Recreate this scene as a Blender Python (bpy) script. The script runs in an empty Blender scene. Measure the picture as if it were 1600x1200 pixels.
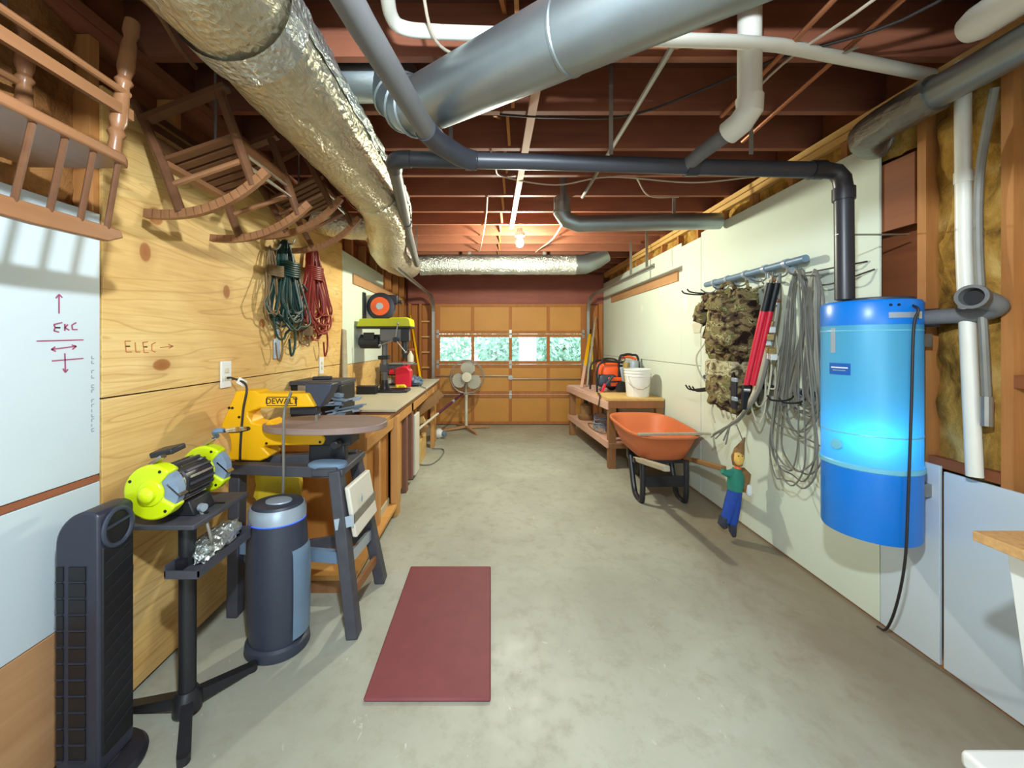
import bpy, math, random
from mathutils import Vector, Matrix, Euler, noise
random.seed(7)
S = bpy.context.scene
COL = S.collection
PI = math.pi
def lin(c):
    c = c / 255.0
    return c / 12.92 if c <= 0.04045 else ((c + 0.055) / 1.055) ** 2.4
def rgb(r, g, b): return (lin(r), lin(g), lin(b), 1.0)

# ------------------------------------------------------------------ camera, world, lights, exposure
EYE = 1.49                                   # lens height; looks along +Y, level, with lens shift
cam = bpy.data.cameras.new('camera')
cam.sensor_width = 36.0; cam.lens = 610.0 / 1600.0 * 36.0
cam.shift_x = 33.0 / 1600.0; cam.shift_y = -65.0 / 1600.0
cam.clip_start = 0.02
camo = bpy.data.objects.new('camera', cam); COL.objects.link(camo)
camo.location = (0, 0, EYE); camo.rotation_euler = (PI / 2, 0, 0)
S.camera = camo

w = bpy.data.worlds.new('overcast_sky'); S.world = w; w.use_nodes = True
wn = w.node_tree.nodes; wn['Background'].inputs[0].default_value = (0.80, 0.95, 1.0, 1)
wn['Background'].inputs[1].default_value = 2.6

S.view_settings.view_transform = 'Standard'; S.view_settings.look = 'None'
S.view_settings.gamma = 1.0; S.view_settings.use_curve_mapping = False
S.view_settings.exposure = 0.62

def light(name, kind, loc, power, color, size=0.1, size_y=None, rot=(0, 0, 0)):
    l = bpy.data.lights.new(name, kind); l.energy = power; l.color = color
    if kind == 'AREA':
        l.size = size
        if size_y: l.shape = 'RECTANGLE'; l.size_y = size_y
    else:
        l.shadow_soft_size = size
    o = bpy.data.objects.new(name, l); COL.objects.link(o); o.location = loc; o.rotation_euler = rot
    return o
light('far_bulb_light', 'POINT', (0.32, 4.32, 2.47), 105, (0.98, 1.0, 0.80), 0.05)
light('near_bulb_light', 'POINT', (0.0, 0.10, 2.35), 150, (0.80, 0.92, 1.0), 0.045)
light('rear_fill_light', 'AREA', (0.0, -2.45, 1.15), 14, (0.72, 0.88, 1.0), 2.2, 1.9, (PI / 2, 0, 0))  # added cool fill from the unseen end of the room

# ------------------------------------------------------------------ mesh builder
class MB:
    def __init__(s): s.v = []; s.f = []
    def add(s, vs, fs):
        o = len(s.v); s.v += [tuple(p) for p in vs]; s.f += [tuple(i + o for i in f) for f in fs]; return s
    def box(s, x0, x1, y0, y1, z0, z1):
        return s.add([(x, y, z) for x in (x0, x1) for y in (y0, y1) for z in (z0, z1)],
                     [(0, 1, 3, 2), (4, 6, 7, 5), (0, 4, 5, 1), (2, 3, 7, 6), (0, 2, 6, 4), (1, 5, 7, 3)])
    def obox(s, c, size, rot=(0, 0, 0)):
        R = Euler(rot).to_matrix(); c = Vector(c); h = [q / 2 for q in size]
        vs = [c + R @ Vector((x * h[0], y * h[1], z * h[2])) for x in (-1, 1) for y in (-1, 1) for z in (-1, 1)]
        return s.add(vs, [(0, 1, 3, 2), (4, 6, 7, 5), (0, 4, 5, 1), (2, 3, 7, 6), (0, 2, 6, 4), (1, 5, 7, 3)])
    def bar(s, p0, p1, wd, ht, up=(0, 0, 1), w1=None, h1=None):
        p0 = Vector(p0); p1 = Vector(p1); d = (p1 - p0).normalized(); u = Vector(up)
        if abs(d.dot(u)) > 0.98: u = Vector((0, 1, 0))
        a = d.cross(u).normalized(); b = a.cross(d).normalized()
        w1 = wd if w1 is None else w1; h1 = ht if h1 is None else h1
        vs = [p0 + a * x * wd / 2 + b * y * ht / 2 for x, y in ((-1, -1), (1, -1), (1, 1), (-1, 1))]
        vs += [p1 + a * x * w1 / 2 + b * y * h1 / 2 for x, y in ((-1, -1), (1, -1), (1, 1), (-1, 1))]
        return s.add(vs, [(0, 3, 2, 1), (4, 5, 6, 7), (0, 1, 5, 4), (1, 2, 6, 5), (2, 3, 7, 6), (3, 0, 4, 7)])
    def tube(s, pts, r, n=8, closed=False, caps=True):
        P = [Vector(p) for p in pts]; m = len(P)
        R = r if isinstance(r, (list, tuple)) else [r] * m
        T = []
        for i in range(m):
            a = P[(i - 1) % m] if (closed or i > 0) else P[i]
            b = P[(i + 1) % m] if (closed or i < m - 1) else P[i]
            t = (b - a); T.append(t.normalized() if t.length > 1e-9 else Vector((0, 0, 1)))
        ref = Vector((0, 0, 1)) if abs(T[0].z) < 0.9 else Vector((0, 1, 0))
        nrm = (ref - T[0] * ref.dot(T[0])).normalized(); vs = []; fs = []
        for i in range(m):
            nrm = nrm - T[i] * nrm.dot(T[i])
            if nrm.length < 1e-6: nrm = T[i].orthogonal()
            nrm.normalize(); bn = T[i].cross(nrm)
            for k in range(n):
                an = 2 * PI * k / n
                vs.append(P[i] + (nrm * math.cos(an) + bn * math.sin(an)) * R[i])
        for i in range(m if closed else m - 1):
            j = (i + 1) % m
            for k in range(n):
                l = (k + 1) % n
                fs.append((i * n + k, i * n + l, j * n + l, j * n + k))
        if caps and not closed:
            fs.append(tuple(range(n - 1, -1, -1))); fs.append(tuple((m - 1) * n + k for k in range(n)))
        return s.add(vs, fs)
    def cyl(s, p0, p1, r0, r1=None, n=20): return s.tube([p0, p1], [r0, r0 if r1 is None else r1], n)
    def lathe(s, prof, c=(0, 0, 0), n=28, axis=(0, 0, 1), sx=1.0, sy=1.0, caps=True):
        ax = Vector(axis).normalized(); q = Vector((0, 0, 1)).rotation_difference(ax).to_matrix(); c = Vector(c)
        vs = []; fs = []; m = len(prof)
        for r, z in prof:
            r = max(r, 1e-4)
            for k in range(n):
                an = 2 * PI * k / n
                vs.append(c + q @ Vector((r * sx * math.cos(an), r * sy * math.sin(an), z)))
        for i in range(m - 1):
            for k in range(n):
                l = (k + 1) % n; fs.append((i * n + k, i * n + l, (i + 1) * n + l, (i + 1) * n + k))
        if caps:
            fs.append(tuple(range(n - 1, -1, -1))); fs.append(tuple((m - 1) * n + k for k in range(n)))
        return s.add(vs, fs)
    def prism(s, poly, o, u, v, d):
        o = Vector(o); u = Vector(u); v = Vector(v); d = Vector(d); n = len(poly)
        vs = [o + u * a + v * b for a, b in poly] + [o + u * a + v * b + d for a, b in poly]
        return s.add(vs, [tuple(range(n - 1, -1, -1)), tuple(range(n, 2 * n))] +
                     [(i, (i + 1) % n, n + (i + 1) % n, n + i) for i in range(n)])
    def blob(s, c, rad, n=18, m=12, p=1.0, amp=0.0, fr=6.0, rot=(0, 0, 0), seed=0):
        c = Vector(c); R = Euler(rot).to_matrix(); vs = []; fs = []
        def sp(x): return math.copysign(abs(x) ** p, x)
        for j in range(m + 1):
            ph = -PI / 2 + PI * j / m
            for i in range(n):
                th = 2 * PI * i / n
                q = Vector((sp(math.cos(ph)) * sp(math.cos(th)), sp(math.cos(ph)) * sp(math.sin(th)), sp(math.sin(ph))))
                k = 1 + amp * noise.noise(Vector((q.x * fr * 0.3 + seed, q.y * fr * 0.3, q.z * fr * 0.3)) * 2)
                vs.append(c + R @ Vector((q.x * rad[0] * k, q.y * rad[1] * k, q.z * rad[2] * k)))
        for j in range(m):
            for i in range(n):
                l = (i + 1) % n; fs.append((j * n + i, j * n + l, (j + 1) * n + l, (j + 1) * n + i))
        return s.add(vs, fs)
    def grid(s, fn, nu, nv):
        vs = [fn(i / nu, j / nv) for j in range(nv + 1) for i in range(nu + 1)]
        fs = [(j * (nu + 1) + i, j * (nu + 1) + i + 1, (j + 1) * (nu + 1) + i + 1, (j + 1) * (nu + 1) + i)
              for j in range(nv) for i in range(nu)]
        return s.add(vs, fs)
    def build(s, name, mat, parent=None, bevel=0.0, smooth=35, local=False, origin=None):
        me = bpy.data.meshes.new(name)
        if parent is not None:
            off = Vector((0, 0, 0)) if local else woff(parent); loc = Vector((0, 0, 0))
        elif local: off = Vector((0, 0, 0)); loc = Vector((0, 0, 0))
        else:
            xs = [p[0] for p in s.v]; ys = [p[1] for p in s.v]; zs = [p[2] for p in s.v]
            off = Vector(origin) if origin else Vector(((min(xs) + max(xs)) / 2, (min(ys) + max(ys)) / 2, min(zs)))
            loc = off
        me.from_pydata([(p[0] - off.x, p[1] - off.y, p[2] - off.z) for p in s.v], [], s.f)
        me.validate(); me.update()
        if smooth:
            me.shade_smooth(); me.set_sharp_from_angle(angle=math.radians(smooth))
        me.materials.append(mat)
        o = bpy.data.objects.new(name, me); COL.objects.link(o); o.location = loc
        if parent is not None: o.parent = parent
        if bevel:
            md = o.modifiers.new('bevel', 'BEVEL'); md.width = bevel; md.segments = 2
            md.limit_method = 'ANGLE'; md.angle_limit = math.radians(40)
        return o
def woff(o):
    v = Vector((0, 0, 0))
    while o is not None: v = v + o.location; o = o.parent
    return v
def tag(o, label=None, cat=None, group=None, kind=None):
    if label: o['label'] = label
    if cat: o['category'] = cat
    if group: o['group'] = group
    if kind: o['kind'] = kind
    return o
def thing(name, label, cat, loc=(0, 0, 0), group=None, rot=(0, 0, 0)):
    o = bpy.data.objects.new(name, None); COL.objects.link(o); o.location = loc; o.rotation_euler = rot
    o.empty_display_size = 0.05
    return tag(o, label, cat, group)
def setting(name, label=None):
    o = bpy.data.objects.new(name, None); COL.objects.link(o); o.empty_display_size = 0.05
    return tag(o, label, None, None, 'structure')
def copy_tree(o, loc=None, rot=None, label=None):
    c = o.copy(); COL.objects.link(c)
    if loc is not None: c.location = loc
    if rot is not None: c.rotation_euler = rot
    if label: c['label'] = label
    def rec(src, dst):
        for ch in [q for q in bpy.data.objects if q.parent == src]:
            d = ch.copy(); COL.objects.link(d); d.parent = dst; rec(ch, d)
    rec(o, c); return c
def dup(o, loc):
    c = o.copy(); COL.objects.link(c); c.location = loc; return c
def at(x, y, Y): return Vector(((x - 767) / 610 * Y, Y, EYE - (y - 535) / 610 * Y))   # point measured in the photo at depth Y
def spline(pts, n=6, closed=False):
    P = [Vector(p) for p in pts]; m = len(P); out = []
    for i in range(m if closed else m - 1):
        p1 = P[i]; p2 = P[(i + 1) % m]
        p0 = P[i - 1] if (closed or i > 0) else p1 * 2 - p2
        p3 = P[(i + 2) % m] if (closed or i < m - 2) else p2 * 2 - p1
        for k in range(n):
            t = k / n
            out.append(0.5 * ((2 * p1) + (p2 - p0) * t + (2 * p0 - 5 * p1 + 4 * p2 - p3) * t * t + (3 * p1 - p0 - 3 * p2 + p3) * t ** 3))
    if not closed: out.append(P[-1])
    return out
def text_obj(name, body, size, mat, parent, loc, rot, depth=0.0006, sx=1.0):
    cu = bpy.data.curves.new(name, 'FONT'); cu.body = body; cu.size = size; cu.extrude = depth
    cu.align_x = 'CENTER'; cu.align_y = 'CENTER'; cu.offset = size * 0.012
    t = bpy.data.objects.new(name, cu); COL.objects.link(t)
    dg = bpy.context.evaluated_depsgraph_get()
    me = bpy.data.meshes.new_from_object(t.evaluated_get(dg)); COL.objects.unlink(t); bpy.data.objects.remove(t)
    me.materials.clear(); me.materials.append(mat)
    o = bpy.data.objects.new(name, me); COL.objects.link(o); o.parent = parent
    o.location = Vector(loc) - woff(parent); o.rotation_euler = rot; o.scale = (sx, 1, 1)
    return o

# ------------------------------------------------------------------ materials (colour, grain and wear)
def base(name, rough=0.6, metal=0.0, spec=0.5):
    m = bpy.data.materials.new(name); m.use_nodes = True; nt = m.node_tree; b = nt.nodes['Principled BSDF']
    b.inputs['Roughness'].default_value = rough; b.inputs['Metallic'].default_value = metal
    b.inputs['Specular IOR Level'].default_value = spec
    return m, nt, b
def nd(nt, t, **kw):
    n = nt.nodes.new(t)
    for k, v in kw.items(): setattr(n, k, v)
    return n
def coords(nt, scale=(1, 1, 1), rot=(0, 0, 0), kind='Object'):
    tc = nd(nt, 'ShaderNodeTexCoord'); mp = nd(nt, 'ShaderNodeMapping')
    mp.inputs['Scale'].default_value = scale; mp.inputs['Rotation'].default_value = rot
    nt.links.new(tc.outputs[kind], mp.inputs[0]); return mp.outputs[0]
def noise_n(nt, vec, scale, detail=4, rough=0.55, dist=0.0):
    n = nd(nt, 'ShaderNodeTexNoise'); n.inputs['Scale'].default_value = scale; n.inputs['Detail'].default_value = detail
    n.inputs['Roughness'].default_value = rough; n.inputs['Distortion'].default_value = dist
    nt.links.new(vec, n.inputs['Vector']); return n.outputs['Fac']
def ramp(nt, fac, stops, interp='LINEAR'):
    r = nd(nt, 'ShaderNodeValToRGB'); r.color_ramp.interpolation = interp; e = r.color_ramp.elements
    while len(e) < len(stops): e.new(0.5)
    for k, (p, c) in enumerate(stops): e[k].position = p; e[k].color = c
    nt.links.new(fac, r.inputs[0]); return r.outputs[0]
def bump(nt, b, fac, strength=0.2, dist=0.01):
    n = nd(nt, 'ShaderNodeBump'); n.inputs['Strength'].default_value = strength; n.inputs['Distance'].default_value = dist
    nt.links.new(fac, n.inputs['Height']); nt.links.new(n.outputs[0], b.inputs['Normal'])
def mixc(nt, fac, a, b_, mode='MIX'):
    m = nd(nt, 'ShaderNodeMix', data_type='RGBA', blend_type=mode)
    for sock, v in ((m.inputs[0], fac), (m.inputs[6], a), (m.inputs[7], b_)):
        if hasattr(v, 'links') or hasattr(v, 'is_output'): nt.links.new(v, sock)
        else: sock.default_value = v
    return m.outputs[2]
def var(c, k): return tuple(min(1, q * k) for q in c[:3]) + (1,)
def plain(name, c, rough=0.5, metal=0.0, vary=0.12, scale=8.0, bmp=0.05, spec=0.5):
    m, nt, b = base(name, rough, metal, spec)
    f = noise_n(nt, coords(nt), scale, 4)
    nt.links.new(ramp(nt, f, [(0.25, var(c, 1 - vary)), (0.75, var(c, 1 + vary))]), b.inputs['Base Color'])
    if bmp: bump(nt, b, noise_n(nt, coords(nt), scale * 14, 3), bmp, 0.003)
    return m
def wood(name, c1, c2, axis='Y', scale=7.0, rough=0.65, stretch=0.07, bmp=0.12):
    m, nt, b = base(name, rough, 0, 0.35)
    sc = [1.0, 1.0, 1.0]; sc['XYZ'.index(axis)] = stretch
    v = coords(nt, tuple(sc))
    f = noise_n(nt, v, scale * 2.2, 6, 0.65, 0.6); g = noise_n(nt, coords(nt), 2.5, 3)
    c = ramp(nt, f, [(0.28, c1), (0.72, c2)])
    c = mixc(nt, 0.35, c, ramp(nt, g, [(0.3, c1), (0.7, c2)]))
    nt.links.new(c, b.inputs['Base Color']); bump(nt, b, noise_n(nt, v, scale * 8, 4), bmp, 0.003)
    return m
def plywood(name, knots=()):
    m, nt, b = base(name, 0.62, 0, 0.3)
    v = coords(nt, (1, 0.16, 1.0))
    wv = noise_n(nt, v, 3.2, 2, 0.5, 0.8)                       # slow flame figure
    rings = nd(nt, 'ShaderNodeMath', operation='MULTIPLY'); rings.inputs[1].default_value = 14.0
    nt.links.new(wv, rings.inputs[0])
    fr = nd(nt, 'ShaderNodeMath', operation='FRACT'); nt.links.new(rings.outputs[0], fr.inputs[0])
    fine = noise_n(nt, coords(nt, (1, 0.05, 1)), 60, 4, 0.6)
    big = noise_n(nt, coords(nt, (1, 0.5, 1)), 2.2, 4, 0.55, 0.5)
    c = ramp(nt, big, [(0.25, rgb(206, 160, 92)), (0.55, rgb(226, 190, 122)), (0.8, rgb(238, 210, 150))])
    c = mixc(nt, ramp(nt, fr.outputs[0], [(0.0, (0, 0, 0, 1)), (0.80, (0, 0, 0, 1)), (0.95, (.5, .5, .5, 1)), (1.0, (0, 0, 0, 1))]), c, rgb(178, 128, 66))
    c = mixc(nt, ramp(nt, fine, [(0.35, (.35, .35, .35, 1)), (0.6, (0, 0, 0, 1))]), c, rgb(186, 136, 70))
    # knots: an explicit list plus a sparse scatter
    geo = nd(nt, 'ShaderNodeTexCoord').outputs['Object']
    for (y, z, ry, rz) in knots:
        sub = nd(nt, 'ShaderNodeVectorMath', operation='SUBTRACT'); nt.links.new(geo, sub.inputs[0]); sub.inputs[1].default_value = (0, y, z)
        mul = nd(nt, 'ShaderNodeVectorMath', operation='MULTIPLY'); nt.links.new(sub.outputs[0], mul.inputs[0]); mul.inputs[1].default_value = (0, 1 / ry, 1 / rz)
        ln = nd(nt, 'ShaderNodeVectorMath', operation='LENGTH'); nt.links.new(mul.outputs[0], ln.inputs[0])
        k = ramp(nt, ln.outputs['Value'], [(0.0, (.95, .95, .95, 1)), (0.33, (.85, .85, .85, 1)), (0.40, (.25, .25, .25, 1)), (1.0, (0, 0, 0, 1))])
        sc = nd(nt, 'ShaderNodeMath', operation='MULTIPLY'); sc.inputs[1].default_value = 0.4; nt.links.new(ln.outputs['Value'], sc.inputs[0])
        k = ramp(nt, sc.outputs[0], [(0.0, (.95, .95, .95, 1)), (0.33, (.85, .85, .85, 1)), (0.42, (.22, .22, .22, 1)), (1.0, (0, 0, 0, 1))])
        c = mixc(nt, k, c, rgb(150, 84, 32))
    nt.links.new(c, b.inputs['Base Color']); bump(nt, b, fine, 0.12, 0.002)
    return m
def camo(name, cs=((44, 34, 30), (88, 72, 54), (132, 116, 84), (104, 106, 60), (168, 158, 120), (62, 48, 40))):
    m, nt, b = base(name, 0.9, 0, 0.1)
    f = noise_n(nt, coords(nt, (1, 1, 1.7)), 8.5, 3, 0.55, 0.7)
    c = ramp(nt, f, [(0.0, rgb(*cs[0])), (0.41, rgb(*cs[1])), (0.48, rgb(*cs[2])), (0.555, rgb(*cs[3])), (0.60, rgb(*cs[4])), (0.66, rgb(*cs[5]))], 'CONSTANT')
    nt.links.new(c, b.inputs['Base Color']); bump(nt, b, noise_n(nt, coords(nt), 30, 3), 0.4, 0.01)
    return m
def right_band_fac(nt, v):
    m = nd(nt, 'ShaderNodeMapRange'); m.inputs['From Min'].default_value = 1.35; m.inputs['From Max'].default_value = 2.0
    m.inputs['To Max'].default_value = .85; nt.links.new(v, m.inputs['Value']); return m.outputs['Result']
def concrete(name):
    m, nt, b = base(name, 0.42, 0, 0.45)
    f = noise_n(nt, coords(nt), 1.1, 6, 0.6, 0.4); g = noise_n(nt, coords(nt), 9, 6, 0.7)
    c = ramp(nt, f, [(0.3, rgb(158, 158, 142)), (0.55, rgb(178, 180, 164)), (0.75, rgb(192, 194, 180))])
    c = mixc(nt, ramp(nt, g, [(0.30, (.5, .5, .5, 1)), (0.5, (0, 0, 0, 1))]), c, rgb(150, 144, 124))
    sp = noise_n(nt, coords(nt), 26, 2, 0.4)
    c = mixc(nt, ramp(nt, sp, [(0.80, (0, 0, 0, 1)), (0.81, (.8, .8, .8, 1))]), c, rgb(96, 84, 70))
    st = noise_n(nt, coords(nt, (1, .5, 1)), 14, 5, 0.7, 1.0)
    c = mixc(nt, ramp(nt, st, [(0.66, (0, 0, 0, 1)), (0.70, (.6, .6, .6, 1))]), c, rgb(214, 214, 204))
    sx = nd(nt, 'ShaderNodeSeparateXYZ'); nt.links.new(coords(nt, (1, 1, 1)), sx.inputs[0])      # browner towards the right wall, edge broken up by noise
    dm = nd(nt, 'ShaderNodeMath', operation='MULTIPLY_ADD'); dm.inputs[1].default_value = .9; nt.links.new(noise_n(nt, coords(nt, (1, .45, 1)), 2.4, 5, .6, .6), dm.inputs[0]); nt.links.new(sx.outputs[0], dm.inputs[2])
    c = mixc(nt, right_band_fac(nt, dm.outputs[0]), c, rgb(128, 112, 90))
    nt.links.new(c, b.inputs['Base Color'])
    nt.links.new(ramp(nt, g, [(0.3, (.55, .55, .55, 1)), (0.7, (.36, .36, .36, 1))]), b.inputs['Roughness'])
    bump(nt, b, noise_n(nt, coords(nt), 60, 5, 0.7), 0.08, 0.002)
    return m
def foil(name, c, rough=0.24, sc=16.0, st=0.5):
    m, nt, b = base(name, rough, 0.92)
    f = noise_n(nt, coords(nt), 3, 4)
    nt.links.new(ramp(nt, f, [(0.3, var(c, .85)), (0.7, var(c, 1.1))]), b.inputs['Base Color'])
    v = nd(nt, 'ShaderNodeTexVoronoi'); v.inputs['Scale'].default_value = sc * 2
    vv = coords(nt, (1, 1, 1)); nt.links.new(vv, v.inputs['Vector'])
    n1 = noise_n(nt, coords(nt, (1, .35, 1)), sc, 5, 0.65, 1.2)
    ad = nd(nt, 'ShaderNodeMath', operation='ADD'); nt.links.new(n1, ad.inputs[0]); 
    mu = nd(nt, 'ShaderNodeMath', operation='MULTIPLY'); mu.inputs[1].default_value = .35
    nt.links.new(v.outputs['Distance'], mu.inputs[0]); nt.links.new(mu.outputs[0], ad.inputs[1])
    bump(nt, b, ad.outputs[0], st, 0.02)
    return m
def insul(name, c1, c2, c3):
    m, nt, b = base(name, 0.95, 0, 0.05)
    f = noise_n(nt, coords(nt, (1, 1, .6)), 7, 7, 0.65, 0.7)
    nt.links.new(ramp(nt, f, [(0.28, c1), (0.5, c2), (0.75, c3)]), b.inputs['Base Color'])
    bump(nt, b, noise_n(nt, coords(nt), 26, 6, 0.7), 0.7, 0.02)
    return m
def emit(name, c, st):
    m, nt, b = base(name); b.inputs['Emission Color'].default_value = c; b.inputs['Emission Strength'].default_value = st
    b.inputs['Base Color'].default_value = c; return m
def glass(name, tint=(1, 1, 1, 1)):
    m = bpy.data.materials.new(name); m.use_nodes = True; nt = m.node_tree; nt.nodes.clear()
    o = nd(nt, 'ShaderNodeOutputMaterial'); t = nd(nt, 'ShaderNodeBsdfTransparent'); g = nd(nt, 'ShaderNodeBsdfGlossy')
    mx = nd(nt, 'ShaderNodeMixShader'); fr = nd(nt, 'ShaderNodeFresnel'); fr.inputs[0].default_value = 1.3
    t.inputs[0].default_value = tint; g.inputs['Roughness'].default_value = 0.05
    nt.links.new(fr.outputs[0], mx.inputs[0]); nt.links.new(t.outputs[0], mx.inputs[1]); nt.links.new(g.outputs[0], mx.inputs[2])
    nt.links.new(mx.outputs[0], o.inputs[0]); return m

M = {}
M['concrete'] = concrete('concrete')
M['drywall'] = plain('drywall', rgb(212, 222, 206), 0.55, 0, 0.03, 1.5, 0.03, 0.3)
M['drywall_cool'] = plain('bluish_drywall', rgb(196, 208, 214), 0.40, 0, 0.03, 1.5, 0.03, 0.5)  # bluer and smoother than the other drywall, for the near sheets
M['joist'] = wood('dark_joist', rgb(116, 66, 50), rgb(158, 98, 70), 'X', 6)
M['subfloor'] = wood('subfloor', rgb(88, 50, 38), rgb(118, 72, 52), 'X', 4)
M['stud'] = wood('stud', rgb(152, 96, 48), rgb(192, 134, 76), 'Z', 7)
M['plate'] = wood('top_plate', rgb(196, 150, 84), rgb(224, 182, 112), 'Y', 7)
M['brownwood'] = wood('brown_board', rgb(128, 74, 50), rgb(158, 96, 66), 'Y', 6)
M['headerwood'] = wood('header_board', rgb(134, 74, 62), rgb(160, 94, 78), 'X', 7)
M['firewood'] = wood('block_board', rgb(118, 66, 38), rgb(146, 86, 50), 'Y', 6)
M['rawwood'] = wood('raw_board', rgb(166, 120, 80), rgb(196, 152, 108), 'Y', 6)
M['benchwood'] = wood('bench_wood', rgb(178, 124, 66), rgb(208, 156, 92), 'Y', 6)
M['benchpost'] = wood('bench_post', rgb(182, 128, 70), rgb(214, 164, 100), 'Z', 6)
M['benchply'] = wood('bench_plywood', rgb(166, 104, 44), rgb(200, 138, 66), 'Z', 5)
M['shelfply'] = wood('shelf_plywood', rgb(196, 138, 70), rgb(222, 168, 96), 'X', 5)
M['darkpost'] = wood('dark_post', rgb(112, 76, 62), rgb(140, 98, 80), 'Z', 6)
M['pinewood'] = wood('pinkish_pine', rgb(196, 150, 128), rgb(220, 178, 156), 'Y', 6)
M['endwood'] = wood('weathered_end', rgb(126, 84, 50), rgb(158, 112, 70), 'Z', 6)
M['paleboard'] = plain('pale_board', rgb(196, 190, 166), 0.5, 0, 0.05, 5, 0.03)
M['whiteboard'] = plain('white_board', rgb(222, 218, 202), 0.5, 0, 0.04, 4, 0.03)
M['lumber'] = wood('lumber', rgb(198, 160, 92), rgb(226, 194, 128), 'Y', 6)
M['lumberdark'] = wood('lumber_dark', rgb(120, 86, 52), rgb(150, 112, 70), 'Y', 6)
M['particle'] = plain('particle_board', rgb(188, 146, 92), 0.7, 0, 0.22, 60, 0.2)
M['chairwood'] = wood('chair_wood', rgb(84, 54, 36), rgb(118, 80, 54), 'X', 7, 0.35)
M['chairlight'] = wood('chair_wood_light', rgb(122, 82, 52), rgb(154, 108, 74), 'Y', 7, 0.3)
M['greywood'] = wood('grey_wood', rgb(150, 140, 120), rgb(186, 174, 150), 'Y', 8)
M['door'] = plain('door_hardboard', rgb(196, 138, 62), 0.6, 0, 0.07, 3, 0.08)
M['doorframe'] = wood('door_frame', rgb(160, 98, 48), rgb(186, 120, 62), 'Z', 7)
M['steel'] = plain('dull_steel', rgb(158, 156, 150), 0.42, 0.8, 0.1, 20, 0.03)
M['galv'] = plain('galvanised', rgb(158, 168, 172), 0.42, 0.9, 0.10, 5, 0.02)
M['chrome'] = plain('bright_metal', rgb(214, 216, 218), 0.18, 1.0, 0.05, 8, 0.0)
M['foil'] = foil('foil', rgb(220, 214, 190), 0.36, 22.0, 0.8)
M['foilsilver'] = foil('foil_silver', rgb(222, 228, 224), 0.28, 26, 1.0)
M['greyfoil'] = foil('grey_foil', rgb(150, 152, 148), 0.4, 16, 0.5)
M['greypipe'] = plain('grey_pipe', rgb(104, 104, 104), 0.5, 0, 0.1, 8, 0.05)
M['blackpipe'] = plain('black_pipe', rgb(42, 42, 48), 0.38, 0, 0.1, 8, 0.03)
M['bluepipe'] = plain('slate_pipe', rgb(56, 58, 66), 0.4, 0, 0.1, 8, 0.03)
M['pvc'] = plain('white_pvc', rgb(222, 220, 208), 0.35, 0, 0.04, 8, 0.02)
M['copper'] = plain('copper', rgb(170, 110, 76), 0.4, 0.6, 0.1, 8, 0)
M['wire'] = plain('white_wire', rgb(190, 176, 156), 0.6, 0, 0.1, 8, 0)
M['darkwire'] = plain('dark_wire', rgb(40, 34, 34), 0.6, 0, 0.1, 8, 0)
M['black'] = plain('black_plastic', rgb(36, 36, 44), 0.42, 0, 0.12, 8, 0.06)
M['blackdeep'] = plain('deep_black', rgb(18, 18, 22), 0.5, 0, 0.1, 8, 0.03)
M['fan'] = plain('fan_plastic', rgb(44, 46, 60), 0.38, 0, 0.06, 60, 0.08)
M['blackmetal'] = plain('black_metal', rgb(40, 40, 44), 0.38, 0.2, 0.12, 10, 0.05)
M['slate'] = plain('slate_plastic', rgb(52, 58, 72), 0.45, 0, 0.06, 60, 0.05)
M['silver'] = plain('silver_plastic', rgb(170, 184, 198), 0.3, 0.35, 0.05, 6, 0.0)
M['bluegrey'] = plain('blue_grey', rgb(112, 136, 160), 0.45, 0.1, 0.06, 6, 0.02)
M['stand'] = plain('stand_grey', rgb(74, 74, 82), 0.55, 0.15, 0.2, 14, 0.12)
M['yellow'] = plain('saw_yellow', rgb(240, 180, 12), 0.38, 0, 0.04, 6, 0.03)
M['yellowbag'] = plain('yellow_plastic', rgb(226, 196, 48), 0.4, 0, 0.15, 10, 0.1)
M['lime'] = plain('lime', rgb(206, 226, 20), 0.32, 0, 0.04, 6, 0.02)
M['limedark'] = plain('olive_lime', rgb(188, 192, 22), 0.4, 0, 0.05, 6, 0.02)
M['stone'] = plain('grinding_stone', rgb(128, 146, 166), 0.85, 0, 0.08, 60, 0.2)
M['red'] = plain('red_plastic', rgb(214, 30, 56), 0.35, 0, 0.06, 6, 0.02)
M['orange'] = plain('orange_plastic', rgb(236, 92, 34), 0.4, 0, 0.06, 6, 0.02)
M['tub'] = plain('orange_tub', rgb(206, 112, 66), 0.55, 0, 0.08, 5, 0.06)
M['blue'] = plain('blue_cloth', rgb(30, 70, 160), 0.8, 0, 0.15, 12, 0.1)
M['green'] = plain('green_cloth', rgb(40, 124, 104), 0.8, 0, 0.15, 12, 0.1)
M['skin'] = plain('doll_face', rgb(232, 186, 92), 0.6, 0, 0.08, 20, 0.05)
M['greencord'] = plain('green_cord', rgb(24, 58, 52), 0.5, 0, 0.2, 8, 0)
M['redcord'] = plain('red_cord', rgb(140, 40, 28), 0.5, 0, 0.15, 8, 0)
M['greycord'] = plain('grey_cord', rgb(120, 118, 110), 0.5, 0, 0.2, 6, 0)
M['browncord'] = plain('tan_cord', rgb(120, 94, 60), 0.6, 0, 0.2, 8, 0)
M['strap'] = plain('webbing', rgb(202, 196, 172), 0.8, 0, 0.1, 30, 0.1)
M['camo'] = camo('camouflage')
M['camolight'] = camo('camouflage_light', ((92, 82, 60), (150, 140, 108), (186, 178, 146), (140, 136, 98), (206, 200, 170), (112, 96, 72)))
M['mat'] = plain('maroon_mat', rgb(128, 62, 66), 0.62, 0, 0.08, 9, 0.12)
M['white'] = plain('white_plastic', rgb(228, 230, 226), 0.35, 0, 0.03, 4, 0.01)
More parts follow.
